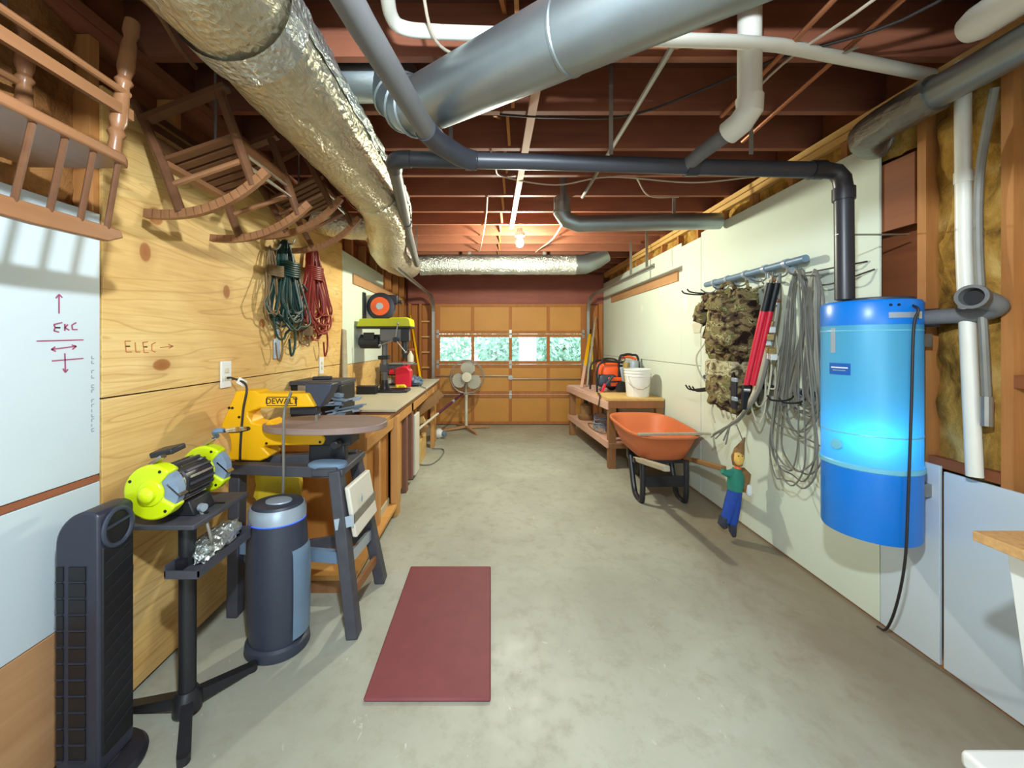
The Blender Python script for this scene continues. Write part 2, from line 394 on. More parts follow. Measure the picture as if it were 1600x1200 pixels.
M['ivory'] = plain('ivory_plastic', rgb(206, 200, 178), 0.4, 0, 0.05, 6, 0.02)
M['table'] = wood('saw_table', rgb(128, 104, 98), rgb(158, 136, 126), 'X', 8, 0.5)
M['insul'] = insul('insulation', rgb(74, 50, 24), rgb(172, 130, 60), rgb(210, 176, 108))
M['paper'] = insul('insulation_paper', rgb(104, 66, 34), rgb(142, 96, 54), rgb(164, 118, 74))
M['tank'] = plain('tank_blue', rgb(0, 120, 218), 0.34, 0.0, 0.03, 3, 0.02, 0.6)
M['tankmid'] = plain('tank_cyan', rgb(60, 176, 216), 0.40, 0.45, 0.03, 3, 0.02, 0.7)
def shell(name, c):
    m, nt, b = base(name, 0.38, 0.1, 0.6); b.inputs['Base Color'].default_value = c
    tr = nd(nt, 'ShaderNodeBsdfTranslucent'); tr.inputs[0].default_value = c; mx = nd(nt, 'ShaderNodeMixShader'); mx.inputs[0].default_value = .22
    nt.links.new(b.outputs[0], mx.inputs[1]); nt.links.new(tr.outputs[0], mx.inputs[2]); nt.links.new(mx.outputs[0], nt.nodes['Material Output'].inputs[0]); return m
M['tankmid'] = shell('tank_shell', rgb(84, 176, 206))  # translucent so the added light inside shows as a bright patch
M['ring'] = plain('tank_ring', rgb(110, 190, 216), 0.35, 0, 0.03, 3, 0)
M['sticker'] = plain('sticker_blue', rgb(20, 92, 176), 0.4, 0, 0.05, 5, 0)
M['redink'] = plain('red_marker', rgb(158, 78, 110), 0.7, 0, 0.15, 30, 0)
M['rustink'] = plain('rust_marker', rgb(190, 120, 72), 0.7, 0, 0.15, 30, 0)
M['greyink'] = plain('faint_print', rgb(146, 156, 164), 0.7, 0, 0.1, 30, 0)
M['blackink'] = plain('black_ink', rgb(44, 36, 24), 0.7, 0, 0.05, 30, 0)
M['bulb'] = emit('bulb_glow', (1.0, 0.95, 0.80, 1), 40)
M['led'] = emit('blue_led', (0.02, 0.08, 1.0, 1), 1.2)
M['glass'] = glass('pane_glass', (0.92, 0.98, 0.97, 1))
M['clearplastic'] = glass('clear_shield', (0.85, 0.82, 0.74, 1))
M['fanblade'] = plain('fan_blade', rgb(176, 172, 152), 0.35, 0, 0.05, 6, 0)
M['cage'] = plain('fan_cage', rgb(158, 148, 138), 0.4, 0.3, 0.05, 6, 0)
M['leaf'] = plain('leaf', rgb(176, 206, 186), 0.7, 0, 0.3, 1.2, 0)
M['drive'] = plain('driveway', rgb(176, 178, 174), 0.9, 0, 0.08, 1, 0.05)
M['house'] = plain('white_siding', rgb(240, 240, 240), 0.7, 0, 0.02, 1, 0)
M['purple'] = plain('plum_cloth', rgb(92, 24, 56), 0.7, 0, 0.1, 8, 0)
M['brass'] = plain('tan_buckle', rgb(176, 150, 92), 0.4, 0.3, 0.1, 8, 0)

XL, XR, YB, YF = -1.51, 2.05, -2.6, 7.12          # wall faces
JZ = 2.75                                          # underside of the joists

# ------------------------------------------------------------------ floor, ceiling
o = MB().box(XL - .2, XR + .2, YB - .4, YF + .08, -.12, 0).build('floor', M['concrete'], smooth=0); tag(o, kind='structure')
o = MB().box(-12, 12, YF + .08, 40, -.2, -.06).build('driveway', M['drive'], smooth=0); tag(o, kind='structure')
o = MB().box(-12, 12, -14, YB - .4, -.2, -.06).build('yard', M['drive'], smooth=0); tag(o, kind='structure')
ceil = setting('ceiling')
MB().box(XL - .2, XR + .2, YB - .2, YF + .2, 2.985, 3.02).build('subfloor', M['subfloor'], ceil, smooth=0)
j0 = None
jm = MB().box(XL - .12, XR + .1, -.019, .019, JZ, 2.985)
for k in range(-11, 13):
    y = 2.146 + .4064 * k
    if j0 is None: j0 = jm.build('joist', M['joist'], ceil, smooth=0, local=True); j0.location = (0, y, 0)
    else: dup(j0, (0, y, 0))
bl = None
for k in range(-6, 12):                                # cross bridging between the joists
    y = 2.146 + .4064 * k
    for x in (.02,):
        if bl is None:
            bm_ = MB().bar((x, .03, 2.77), (x + .04, .376, 2.95), .018, .035)
            bm_.bar((x + .06, .03, 2.95), (x + .1, .376, 2.77), .018, .035)
            bl = bm_.build('bridging', M['stud'], ceil, smooth=0, local=True); bl.location = (0, y, 0)
        else: dup(bl, (0, y, 0))

# ------------------------------------------------------------------ right wall
wr = setting('wall_right')
MB().box(XR + .105, XR + .16, YB, YF + .2, 0, 2.99).build('sheathing', M['firewood'], wr, smooth=0)
sh = MB().box(XR + .013, XR + .10, -.019, .019, .04, 2.66)
ys = [1.87, 1.56, 1.15, .75, .35, -.05] + [2.28 + .4064 * k for k in range(12)]
s0 = None
for y in ys:
    if s0 is None: s0 = sh.build('stud', M['stud'], wr, smooth=0, local=True); s0.location = (0, y, 0)
    else: dup(s0, (0, y, 0))
MB().box(XR + .013, XR + .10, YB, YF, 2.665, 2.705).build('top_plate', M['plate'], wr, smooth=0)
MB().box(XR + .005, XR + .10, YB, YF, 2.71, 2.749).build('top_plate', M['plate'], wr, smooth=0)
MB().box(XR + .013, XR + .10, YB, YF, 0, .04).build('sole_plate', M['stud'], wr, smooth=0)
def batt(y0, y1, z0, z1, bulge, seed, wall=1, mat='insul'):
    X0 = XR + .07 if wall > 0 else XL - .07
    def fn(u, v):
        y = y0 + (y1 - y0) * u; z = z0 + (z1 - z0) * v
        e = math.sin(PI * min(max(u, .0), 1)) ** .5
        d = bulge * e * (.6 + .8 * noise.noise(Vector((y * 6 + seed, z * 5, seed)))) + .02 * noise.noise(Vector((y * 22, z * 18, seed)))
        return (X0 - wall * d, y, z)
    return MB().grid(fn, 10, 40).build('insulation_batt', M[mat], wr if wall > 0 else wl, smooth=80)
sy = sorted(ys); bays = [(a + .02, b - .02) for a, b in zip(sy[:-1], sy[1:])]
for i, (a, b) in enumerate(bays):
    if b < 2.0: batt(a, b, .9, 2.66, .06, i * 3.1)
    else: batt(a, b, 2.45, 2.66, .035, i * 2.7)
MB().box(XR + .012, XR + .03, 1.90, 2.075, 2.07, 2.42).build('block_board', M['firewood'], wr, smooth=0)
MB().box(XR + .012, XR + .05, 1.58, 1.84, .915, .96).build('block_board', M['firewood'], wr, smooth=0)
MB().box(XR + .012, XR + .06, 1.17, 1.54, 1.31, 1.36).build('block_board', M['firewood'], wr, smooth=0)
def sheet(name, mat, wall, X, y0, y1, z0, z1, par, t=.0127):
    xs = (X, X + t) if wall > 0 else (X - t, X)
    return MB().box(xs[0], xs[1], y0, y1, z0, z1).build(name, M[mat], par, bevel=.002, smooth=0)
sheet('drywall_sheet', 'drywall', 1, XR, 2.06, 3.808, .015, 2.56, wr)
sheet('drywall_sheet', 'drywall', 1, XR, 3.815, 4.2, 1.262, 2.52, wr)
sheet('drywall_sheet', 'drywall', 1, XR, 4.2005, YF, 1.262, 2.56, wr)
sheet('drywall_sheet', 'drywall', 1, XR, 3.815, YF, .015, 1.257, wr)
sheet('drywall_sheet', 'drywall_cool', 1, XR, 1.783, 2.055, .015, .925, wr)
sheet('drywall_sheet', 'drywall_cool', 1, XR, YB, 1.768, .015, .905, wr)
for y, z, ry, rz in ((4.12, 1.90, .05, .09), (4.7, 2.1, .03, .04), (5.3, 1.95, .04, .05)):
    MB().prism([(ry * math.cos(a), rz * math.sin(a)) for a in [2 * PI * k / 20 for k in range(20)]], (XR - .0008, y, z), (0, 1, 0), (0, 0, 1), (.001, 0, 0)).build('compound_patch', M['white'], wr, smooth=0)
MB().box(XR - .02, XR + .003, 4.25, 6.6, 2.16, 2.27).build('track_ledger', M['rawwood'], wr, smooth=0)

# ------------------------------------------------------------------ left wall
wl = setting('wall_left')
MB().box(XL - .16, XL - .105, YB, YF + .2, 0, 2.99).build('sheathing', M['firewood'], wl, smooth=0)
sh = MB().box(XL - .10, XL - .014, -.019, .019, .04, 2.66); s0 = None
for y in [-.5, -.1, .3, .7, 1.1, 1.5, 1.9, 2.31, 2.72, 3.12, 3.53, 3.96, 4.3, 4.75, 5.2, 5.52, 5.95, 6.4, 6.85]:
    if s0 is None: s0 = sh.build('stud', M['stud'], wl, smooth=0, local=True); s0.location = (0, y, 0)
    else: dup(s0, (0, y, 0))
MB().box(XL - .10, XL - .012, YB, YF, 2.665, 2.705).build('top_plate', M['brownwood'], wl, smooth=0)
MB().box(XL - .10, XL - .004, YB, YF, 2.71, 2.749).build('top_plate', M['brownwood'], wl, smooth=0)
for i, (a, b) in enumerate([(-.48, -.12), (-.08, .28), (.32, .68), (.72, 1.08), (1.12, 1.48)]):
    batt(a, b, 1.98, 2.66, .05, 40 + i * 3.3, -1, 'paper')
def lw(x, y):                                     # a spot on the left wall, from the photo
    Y = -XL * 610 / (767 - x); return (Y, EYE - (y - 535) / 610 * Y)
kn = [lw(227, 394) + (.035, .055), lw(354, 456) + (.035, .05), lw(253, 570) + (.06, .035), lw(243, 338) + (.05, .05),
      lw(520, 500) + (.04, .03), lw(410, 505) + (.04, .04), lw(215, 165) + (.03, .05)]
M['ply'] = plywood('plywood', [(y, z, ry * .85, rz * .8) for y, z, ry, rz in kn])
def wsheet(name, mat, y0, y1, z0, z1):
    o = sheet(name, mat, -1, XL, y0, y1, z0, z1, wl); return o
wsheet('plywood_sheet', 'ply', 1.517, 3.965, 1.274, 2.49)
wsheet('plywood_sheet', 'ply', 1.517, 3.965, .02, 1.268)
wsheet('plywood_sheet', 'ply', 3.972, 5.35, .02, 1.255)
wsheet('drywall_sheet', 'drywall', 3.972, 5.48, 1.26, 2.43)
wsheet('drywall_sheet', 'drywall_cool', YB, 1.508, .985, 1.985)
wsheet('drywall_sheet', 'drywall_cool', YB, 1.508, .487, .955)
wsheet('plywood_sheet', 'rawwood', YB, 1.508, .02, .483)
MB().box(XL - .012, XL + .001, YB, 1.5, .958, .982).build('gap_board', M['brownwood'], wl, smooth=0)
MB().box(XL - .002, XL + .02, 4.25, 6.6, 2.13, 2.24).build('track_ledger', M['rawwood'], wl, smooth=0)
def strokes(name, mat, lines, width=.006, wall=-1):
    b = MB()
    for ln in lines:
        P = [lw(*q) for q in ln]
        for (y0, z0), (y1, z1) in zip(P[:-1], P[1:]):
            b.bar((XL + .0006, y0, z0), (XL + .0006, y1, z1), width, .0012, up=(1, 0, 0))
    return b.build(name, M[mat], wl, smooth=0)
strokes('marker_writing', 'redink', [[(92, 490), (92, 462)], [(87, 466), (92, 460), (97, 465)],
        [(97, 504), (84, 507), (86, 512), (94, 512), (86, 512), (84, 517), (92, 519)], [(101, 506), (101, 517)], [(106, 507), (101, 512), (108, 516)],
        [(119, 504), (112, 508), (113, 515), (121, 515)],
        [(57, 533), (130, 531)], [(80, 546), (119, 541)], [(86, 542), (80, 546), (87, 549)], [(112, 539), (119, 541), (113, 546)],
        [(81, 564), (130, 560)], [(101, 552), (102, 580)], [(98, 576), (102, 582), (106, 577)]], .0045)
strokes('marker_writing', 'rustink', [[(204, 533), (195, 533), (196, 541), (203, 541), (196, 541), (197, 550), (206, 550)],
        [(211, 535), (212, 550), (219, 550)], [(231, 534), (223, 535), (224, 542), (230, 542), (224, 542), (225, 551), (232, 551)],
        [(243, 535), (237, 538), (237, 548), (243, 550)], [(250, 543), (269, 541)], [(263, 538), (270, 541), (264, 544)]], .0045)
pr = MB(); random.seed(3)
for k in range(16):
    yy = 556 + k * 7.6
    if k in (2, 5, 8): continue
    (ya, za) = lw(143, yy); (yb, zb) = lw(143, yy + 4.5); (yc, zc) = lw(147, yy + 2)
    pr.bar((XL + .0006, ya, za), (XL + .0006, yb, zb), .003, .001, up=(1, 0, 0))
    if random.random() < .6: pr.bar((XL + .0006, yb, zb), (XL + .0006, yc, zb), .003, .001, up=(1, 0, 0))
    if random.random() < .5: pr.bar((XL + .0006, ya, za), (XL + .0006, yc, za), .003, .001, up=(1, 0, 0))
pr.build('faint_print', M['greyink'], wl, smooth=0)

# ------------------------------------------------------------------ front wall, garage door, window panes, tracks
wf = setting('wall_front')
DX0, DX1, DH = -1.013, 1.722, 2.19
MB().box(XL, XR, YF - .02, YF + .05, DH, 2.72).build('header', M['headerwood'], wf, smooth=0)
MB().box(XL - .2, XR + .2, YF + .05, YF + .12, DH - .02, 3.0).build('sheathing', M['firewood'], wf, smooth=0)
MB().box(XL - .2, DX0 + .02, YF + .06, YF + .1, 0, DH).build('sheathing', M['doorframe'], wf, smooth=0)
MB().box(DX1 - .02, XR + .2, YF + .06, YF + .1, 0, DH).build('sheathing', M['doorframe'], wf, smooth=0)
for x0, x1 in ((DX0 - .09, DX0 - .005), (-1.30, -1.26), (-1.50, -1.45), (DX1 + .005, DX1 + .09), (1.96, 2.03)):
    MB().box(x0, x1, YF - .03, YF + .06, 0, DH).build('jamb_stud', M['doorframe'], wf, smooth=0)
for z in (1.02, 1.3, 1.58, 1.86): MB().box(-1.26, -1.105, YF - .01, YF + .055, z, z + .025).build('blocking', M['plate'], wf, smooth=0)
for x in (-1.0, -.42, .2, .78, 1.36): MB().box(x, x + .36, YF - .03, YF - .005, 2.66, 2.72).build('blocking', M['brownwood'], wf, smooth=0)
tag(MB().box(XL - .2, -.5, YB - .1, YB, 0, 3).add(*[[], []]).box(1.3, XR + .2, YB - .1, YB, 0, 3).box(-.5, 1.3, YB - .1, YB, 2.15, 3).build('wall_back', M['drywall'], smooth=0), kind='structure')

d1 = setting('door_1')
nC, nR = 4, 4; cw = (DX1 - DX0) / nC; rh = DH / nR; DY = 7.06
pan = None
for r in range(nR):
    z0, z1 = r * rh, (r + 1) * rh
    MB().box(DX0, DX1, DY, DY + .04, z0 + .003, z0 + .058).build('rail', M['doorframe'], d1, bevel=.002, smooth=0)
    MB().box(DX0, DX1, DY, DY + .04, z1 - .058, z1 - .003).build('rail', M['doorframe'], d1, bevel=.002, smooth=0)
    for c in range(nC + 1):
        xa = DX0 + c * cw; hw = .048 if c in (0, nC) else .028
        xa = min(max(xa, DX0 + .045), DX1 - .045)
        MB().box(xa - hw, xa + hw, DY + .001, DY + .039, z0 + .058, z1 - .058).build('stile', M['doorframe'], d1, bevel=.002, smooth=0)
    for c in range(nC):
        xa = DX0 + c * cw + .026; xb = DX0 + (c + 1) * cw - .026
        if r == 2: MB().box(xa, xb, DY + .018, DY + .022, z0 + .055, z1 - .055).build('window_pane', M['glass'], d1, smooth=0)
        else: MB().box(xa, xb, DY + .016, DY + .026, z0 + .055, z1 - .055).build('door_panel', M['door'], d1, smooth=0)
hb = None
for r in range(1, nR):
    for x in (DX0 + .05, DX0 + 2 * cw, DX1 - .05):
        b = MB().box(-.022, .022, -.006, 0, -.075, -.012).box(-.022, .022, -.006, 0, .012, .075).cyl((-.026, -.008, 0), (.026, -.008, 0), .012, n=8)
        if hb is None: hb = b.build('hinge', M['steel'], d1, local=True); hb.location = (x, DY, r * rh)
        else: dup(hb, (x, DY, r * rh))
xm = DX0 + 2 * cw
MB().cyl((DX0 + .02, DY - .02, .885), (xm, DY - .02, .885), .009, n=8).build('lock_bar', M['steel'], d1)
MB().cyl((xm, DY - .02, .83), (DX1 - .02, DY - .02, .83), .009, n=8).build('lock_bar', M['steel'], d1)
MB().cyl((xm, DY - .03, .857), (xm, DY, .857), .045, n=12).build('lock_plate', M['steel'], d1)
MB().box(DX0, DX1, DY - .005, DY + .035, 0, .012).build('bottom_seal', M['black'], d1, smooth=0)
def track(X, s):
    path = [(X, 6.99, .05), (X, 6.99, 1.98)] + [(X, 6.99 - .33 * (1 - math.cos(a)), 1.98 + .33 * math.sin(a)) for a in [PI / 2 * k / 8 for k in range(1, 9)]] + [(X, 4.2, 2.315)]
    b = MB()
    for p, q in zip(path[:-1], path[1:]):
        b.bar(p, q, .012, .05, up=(0, 1, .001)) if abs(p[1] - q[1]) < 1e-6 else b.bar(p, q, .012, .05)
        b.bar(Vector(p) + Vector((s * .02, 0, 0)), Vector(q) + Vector((s * .02, 0, 0)), .045, .006, up=(0, 1, .001) if abs(p[1] - q[1]) < 1e-6 else (0, 0, 1))
    b.build('track', M['steel'], d1)
    MB().bar((X, 4.4, 2.3), (X, 4.4, 2.749), .03, .006, up=(0, 1, 0)).build('track_hanger', M['steel'], d1)
    MB().bar((X, 4.9, 2.33), (X, 4.9, 2.749), .03, .006, up=(0, 1, 0)).build('track_hanger', M['steel'], d1)
track(DX0 - .035, 1); track(DX1 + .035, -1)

# ------------------------------------------------------------------ outside the door
bx = MB().box(1.05, 1.62, 13.9, 14.5, -.06, 3.2).build('white_column', M['house'], smooth=0)
tag(bx, 'narrow white wall seen through the third window pane of the garage door', 'column')
random.seed(11)
def bush(name, cx, cy, rx, ry, h, n, label):
    b = MB()
    for k in range(n):
        th = random.uniform(0, 2 * PI); ph = math.acos(random.uniform(-1, 1)); rr = random.uniform(.6, 1) 
        p = Vector((cx + rx * rr * math.sin(ph) * math.cos(th), cy + ry * rr * math.sin(ph) * math.sin(th), h / 2 + h / 2 * rr * math.cos(ph)))
        R = Euler((random.uniform(0, 6), random.uniform(0, 6), 0)).to_matrix(); s_ = random.uniform(.08, .2)
        b.add([p + R @ Vector(q) * s_ for q in ((-1, 0, 0), (0, -.45, .1), (1, 0, 0), (0, .45, .1))], [(0, 1, 2, 3)])
    root = thing(name, label, 'bush', (cx, cy, -.06), 'bushes outside the garage door')
    f = b.build('foliage', M['leaf'], root, smooth=0); f['kind'] = 'stuff'
    MB().cyl((cx, cy, -.06), (cx, cy, h * .5), .09, .05, 8).build('trunk', M['lumberdark'], root)
bush('bush', -2.6, 19, 1.9, 1.2, 3.0, 900, 'pale sunlit bush seen through the leftmost door pane')
bush('bush', .25, 16.6, 1.0, .9, 2.8, 1000, 'green bush seen through the second door pane')
bush('bush', 3.1, 16.5, 1.4, 1.2, 3.0, 1700, 'darker leafy bush seen through the rightmost door pane')
bush('bush', 1.35, 22.5, 1.8, 1.0, 4.0, 900, 'bush behind the white wall outside the garage door')

# ------------------------------------------------------------------ ducts and pipes under the ceiling
t = thing('foil_duct', 'large crinkled silver foil flexible duct running along the left ceiling', 'duct', (-.78, 2.0, 2.52))
def flex(path, r0, n=40, amp=.035, seed=0, pitch=9):
    b = MB(); P = [Vector(p) for p in path]; m = len(P); base_ = len(b.v)
    T = [(P[min(i + 1, m - 1)] - P[max(i - 1, 0)]).normalized() for i in range(m)]
    vs = []; fs = []; dist = 0
    for i in range(m):
        if i: dist += (P[i] - P[i - 1]).length
        tt = T[i]; a = tt.cross(Vector((0, 0, 1))).normalized(); c = a.cross(tt)
        rr = r0 if not callable(r0) else r0(i / (m - 1))
        for k in range(n):
            an = 2 * PI * k / n
            q = Vector((math.cos(an) * 2.2 + seed, math.sin(an) * 2.2, dist * pitch * .55))
            d = 1 + amp * noise.noise(q) + amp * .35 * noise.noise(q * 3.3) + amp * .25 * math.sin(dist * 62.0)
            vs.append(P[i] + (a * math.cos(an) + c * math.sin(an)) * rr * d)
    for i in range(m - 1):
        for k in range(n):
            l = (k + 1) % n; fs.append((i * n + k, i * n + l, (i + 1) * n + l, (i + 1) * n + k))
    fs.append(tuple(range(n))); fs.append(tuple((m - 1) * n + k for k in range(n)))
    return b.add(vs, fs)
main = spline([(-.78, -1.2, 2.52), (-.78, 0, 2.52), (-.78, 1.2, 2.515), (-.78, 2.2, 2.515), (-.79, 2.9, 2.51), (-.93, 3.5, 2.47), (-1.08, 4.1, 2.46), (-1.14, 4.8, 2.5), (-1.13, 5.35, 2.55)], 16)
flex(main, .178, amp=.05).build('flexible_hose', M['foil'], t, smooth=70)
seam = MB(); ns = len(main)
def seamf(u, v):
    i = min(int(v * (ns - 1)), ns - 2); p = main[i].lerp(main[i + 1], v * (ns - 1) - i); tt = (main[i + 1] - main[i]).normalized()
    a = tt.cross(Vector((0, 0, 1))).normalized(); c = a.cross(tt); an = math.radians(-4 + 30 * u + 5 * noise.noise(Vector((v * 50, 0, 3))))
    return p + (a * math.cos(an) + c * math.sin(an)) * (.186 + .012 * noise.noise(Vector((u * 4, v * 150, 1))) + .004 * math.sin(u * PI))
seam.grid(seamf, 8, 420).build('foil_seam', M['foilsilver'], t, smooth=30)
for y, z, hw in ((.6, 2.52, .02), (1.22, 2.515, .055), (2.55, 2.515, .012)):
    MB().lathe([(.187, -hw), (.1885, 0), (.187, hw)], (-.78, y, z), 32, (0, 1, 0), caps=False).build('tape_band', M['foilsilver'], t)
for y, z in ((.6, 2.52), (1.45, 2.515), (2.4, 2.515)):
    pass
    MB().bar((-.78, y, z + .18), (-.78, y, JZ + .02), .04, .004, up=(0, 1, 0)).build('hanger_strap', M['steel'], t)
br = spline([(-1.10, 3.42, 2.5), (-1.22, 3.36, 2.49), (-1.36, 3.3, 2.5), (-1.47, 3.26, 2.56)], 8)
flex(br, .11, amp=.06, seed=4).build('branch_hose', M['foil'], t, smooth=70)

t = thing('cross_duct', 'silver insulated duct crossing the ceiling in front of the garage door header', 'duct', (.2, 5.5, 2.5))
cr = spline([(-1.0, 5.5, 2.57), (-.7, 5.5, 2.585), (0, 5.5, 2.585), (.7, 5.5, 2.585), (1.2, 5.5, 2.585)], 14)
flex(cr, .138, amp=.045, seed=9).build('duct_body', M['foilsilver'], t, smooth=70)
MB().tube(spline([(1.2, 5.5, 2.585), (1.38, 5.5, 2.6), (1.58, 5.5, 2.68), (1.66, 5.5, 2.72)], 5), [.138] * 13 + [.138, .13, .12][:3], 28).build('duct_elbow', M['galv'], t) if False else \
    MB().tube([(1.18, 5.5, 2.585), (1.32, 5.5, 2.59), (1.48, 5.5, 2.65), (1.62, 5.5, 2.73)], [.138, .138, .125, .11], 28).build('duct_elbow', M['galv'], t)
for x in (-.3, .75): MB().bar((x, 5.5, 2.70), (x, 5.5, 2.99), .04, .004, up=(0, 1, 0)).build('hanger_strap', M['steel'], t)

t = thing('round_duct', 'large smooth galvanised round duct slanting across the ceiling to an elbow', 'duct', (.1, 1.6, 2.56))
A = Vector((1.14, .43, 2.34)); B = Vector((-.335, 1.845, 2.606)); dd = (B - A).normalized()
MB().tube([A, B], .122, 40).build('duct_body', M['galv'], t)
for k in range(1, 3):
    p = A + (B - A) * (.30 * k); MB().lathe([(.122, -.008), (.1255, -.004), (.1255, .004), (.122, .008)], p, 40, dd, caps=False).build('seam_ring', M['galv'], t)
el = [B - dd * .02, B + dd * .03, Vector((-.405, 1.90, 2.645)), Vector((-.455, 1.935, 2.71)), Vector((-.485, 1.943, 2.81))]
MB().tube(el, .124, 32).build('duct_elbow', M['galv'], t)
for i in (1, 2, 3):
    tt = (el[i + 1] - el[i - 1]).normalized(); MB().lathe([(.124, -.012), (.131, -.004), (.131, .004), (.124, .012)], el[i], 32, tt, caps=False).build('gore_ring', M['galv'], t)
MB().tube([(-.46, 1.943, 2.80), (-1.2, 1.943, 2.80)], .105, 28).build('branch_pipe', M['galv'], t)
MB().bar(A.lerp(B, .55) + Vector((0, 0, .12)), A.lerp(B, .55) + Vector((0, 0, .50)), .04, .004, up=(0, 1, 0)).build('hanger_strap', M['steel'], t)

# drain pipes
t = thing('drain_pipe', 'black plastic drain pipe crossing below the joists and dropping into the blue tank', 'pipe', (.6, 1.95, 2.37))
bend = [(1.66, 1.94, 2.345), (1.71, 1.935, 2.335), (1.735, 1.93, 2.30), (1.74, 1.925, 2.24)]
MB().tube([(-.40, 1.95, 2.405), (.3, 1.95, 2.39), (1.0, 1.945, 2.365), (1.66, 1.94, 2.345)], .039, 20).build('cross_run', M['bluepipe'], t)
MB().tube(bend + [(1.74, 1.92, 1.70)], .039, 20).build('down_run', M['blackpipe'], t)
for p, d in (((1.74, 1.925, 2.22), (0, 0, 1)), ((1.62, 1.94, 2.347), (1, 0, 0)), ((1.0, 1.945, 2.365), (1, 0, 0)), ((-.1, 1.95, 2.398), (1, 0, 0))):
    MB().lathe([(.046, -.03), (.046, .03)], p, 20, d).build('coupling', M['blackpipe'], t)
MB().bar((1.70, 1.92, 2.02), (2.052, 1.92, 2.02), .02, .004).build('pipe_clip', M['steel'], t)
for x in (-.2, .6, 1.3): MB().bar((x, 1.95, 2.43), (x, 1.95, 2.99), .02, .003, up=(0, 1, 0)).build('hanger_strap', M['steel'], t)
MB().tube(spline([(-.40, 1.95, 2.405), (-.455, 1.955, 2.405), (-.49, 1.985, 2.405), (-.505, 2.05, 2.405)], 4), .042, 20).build('pipe_elbow', M['bluepipe'], t)
MB().tube([(-.505, 2.04, 2.405), (-.70, 3.3, 2.42), (-.90, 4.75, 2.44)], .036, 16).build('long_run', M['greypipe'], t)
MB().lathe([(.043, -.04), (.043, .04)], (-.66, 3.05, 2.417), 16, (-.15, 1, 0)).build('coupling', M['greypipe'], t)
MB().tube([(-.42, .62, 2.375), (-.36, 1.1, 2.38), (-.27, 1.66, 2.385)], .042, 20).build('near_run', M['greypipe'], t)
MB().tube([(-.275, 1.64, 2.385), (-.24, 1.75, 2.388), (-.15, 1.9, 2.395), (-.09, 1.95, 2.397)], .048, 20).build('wye_fitting', M['bluepipe'], t)
MB().tube([(.97, 1.945, 2.366), (1.0, 1.86, 2.39), (1.075, 1.70, 2.43)], .034, 16).build('side_run', M['greypipe'], t)
MB().bar((-.40, .8, 2.41), (-.40, .8, 2.99), .02, .003, up=(0, 1, 0)).build('hanger_strap', M['steel'], t)
MB().bar((-.86, 4.5, 2.47), (-.86, 4.5, 2.99), .02, .003, up=(0, 1, 0)).build('hanger_strap', M['steel'], t)

t = thing('vertical_pipe', 'thick white vertical plastic pipe dropping from the ceiling into an elbow', 'pipe', (1.09, 1.64, 2.4))
MB().cyl((1.09, 1.645, 2.50), (1.09, 1.645, 2.985), .045, n=20).build('pipe_body', M['pvc'], t)
MB().tube([(1.09, 1.645, 2.52), (1.09, 1.645, 2.47), (1.075, 1.68, 2.435), (1.055, 1.735, 2.42)], .052, 20).build('pipe_elbow', M['pvc'], t)
t = thing('cross_pipe', 'white plastic pipe crossing the ceiling above the big galvanised duct', 'pipe', (.8, 1.6, 2.7))
MB().tube(spline([(-.30, .6, 2.722), (-.36, 1.3, 2.722), (-.375, 1.48, 2.722), (-.33, 1.535, 2.722), (-.2, 1.55, 2.722)], 5), .026, 14).build('pipe_elbow', M['pvc'], t)
MB().tube([(-.22, 1.55, 2.722), (1.0, 1.60, 2.722), (1.20, 1.62, 2.722), (2.03, 1.80, 2.722)], .026, 14).build('pipe_body', M['pvc'], t)
for x in (.2, 1.5): MB().bar((x, 1.735, 2.74), (x, 1.60, 2.70), .02, .003).build('pipe_clip', M['steel'], t)

t = thing('steel_vent_pipe', 'grey galvanised pipe with a low bend running to the right wall', 'pipe', (1.3, 3.4, 2.5))
MB().tube([(.62, 3.41, 2.74), (.62, 3.41, 2.62), (.66, 3.41, 2.56), (.76, 3.41, 2.525), (2.0, 3.41, 2.55)], .07, 28).build('pipe_body', M['galv'], t)
MB().lathe([(.078, -.012), (.078, .012)], (.62, 3.41, 2.63), 28).build('seam_ring', M['galv'], t)
MB().cyl((.62, 3.41, 2.7), (.62, 3.41, 2.985), .07, n=28).build('riser', M['galv'], t)
MB().bar((1.6, 3.41, 2.6), (1.6, 3.41, 2.99), .03, .003, up=(0, 1, 0)).build('hanger_strap', M['steel'], t)

t = thing('insulated_pipe', 'thick grey pipe along the top of the right wall with a wrapped elbow', 'pipe', (1.9, 1.2, 2.5))
MB().cyl((1.90, -.8, 2.545), (1.90, 1.72, 2.555), .066, n=24).build('pipe_body', M['galv'], t)
flex(spline([(1.90, 1.66, 2.555), (1.90, 1.86, 2.55), (1.915, 1.98, 2.54), (1.985, 2.03, 2.53), (2.03, 2.03, 2.53)], 6), .078, 24, .06).build('wrapped_elbow', M['greyfoil'], t, smooth=60)
for y in (.2, 1.3): MB().bar((1.90, y, 2.60), (1.90, y, 2.99), .03, .003, up=(0, 1, 0)).build('hanger_strap', M['steel'], t)
t = thing('wrapped_pipe', 'white wrapped pipe stub high in the upper right corner', 'pipe', (1.8, .8, 2.6))
MB().tube([(1.79, -.8, 2.67), (1.80, 1.0, 2.67), (1.80, 1.44, 2.67), (1.80, 1.475, 2.67), (1.80, 1.495, 2.67)], [.062, .062, .062, .05, .02], 20).build('pipe_wrap', M['pvc'], t)
MB().bar((1.80, .9, 2.72), (1.80, .9, 2.99), .03, .003, up=(0, 1, 0)).build('hanger_strap', M['steel'], t)

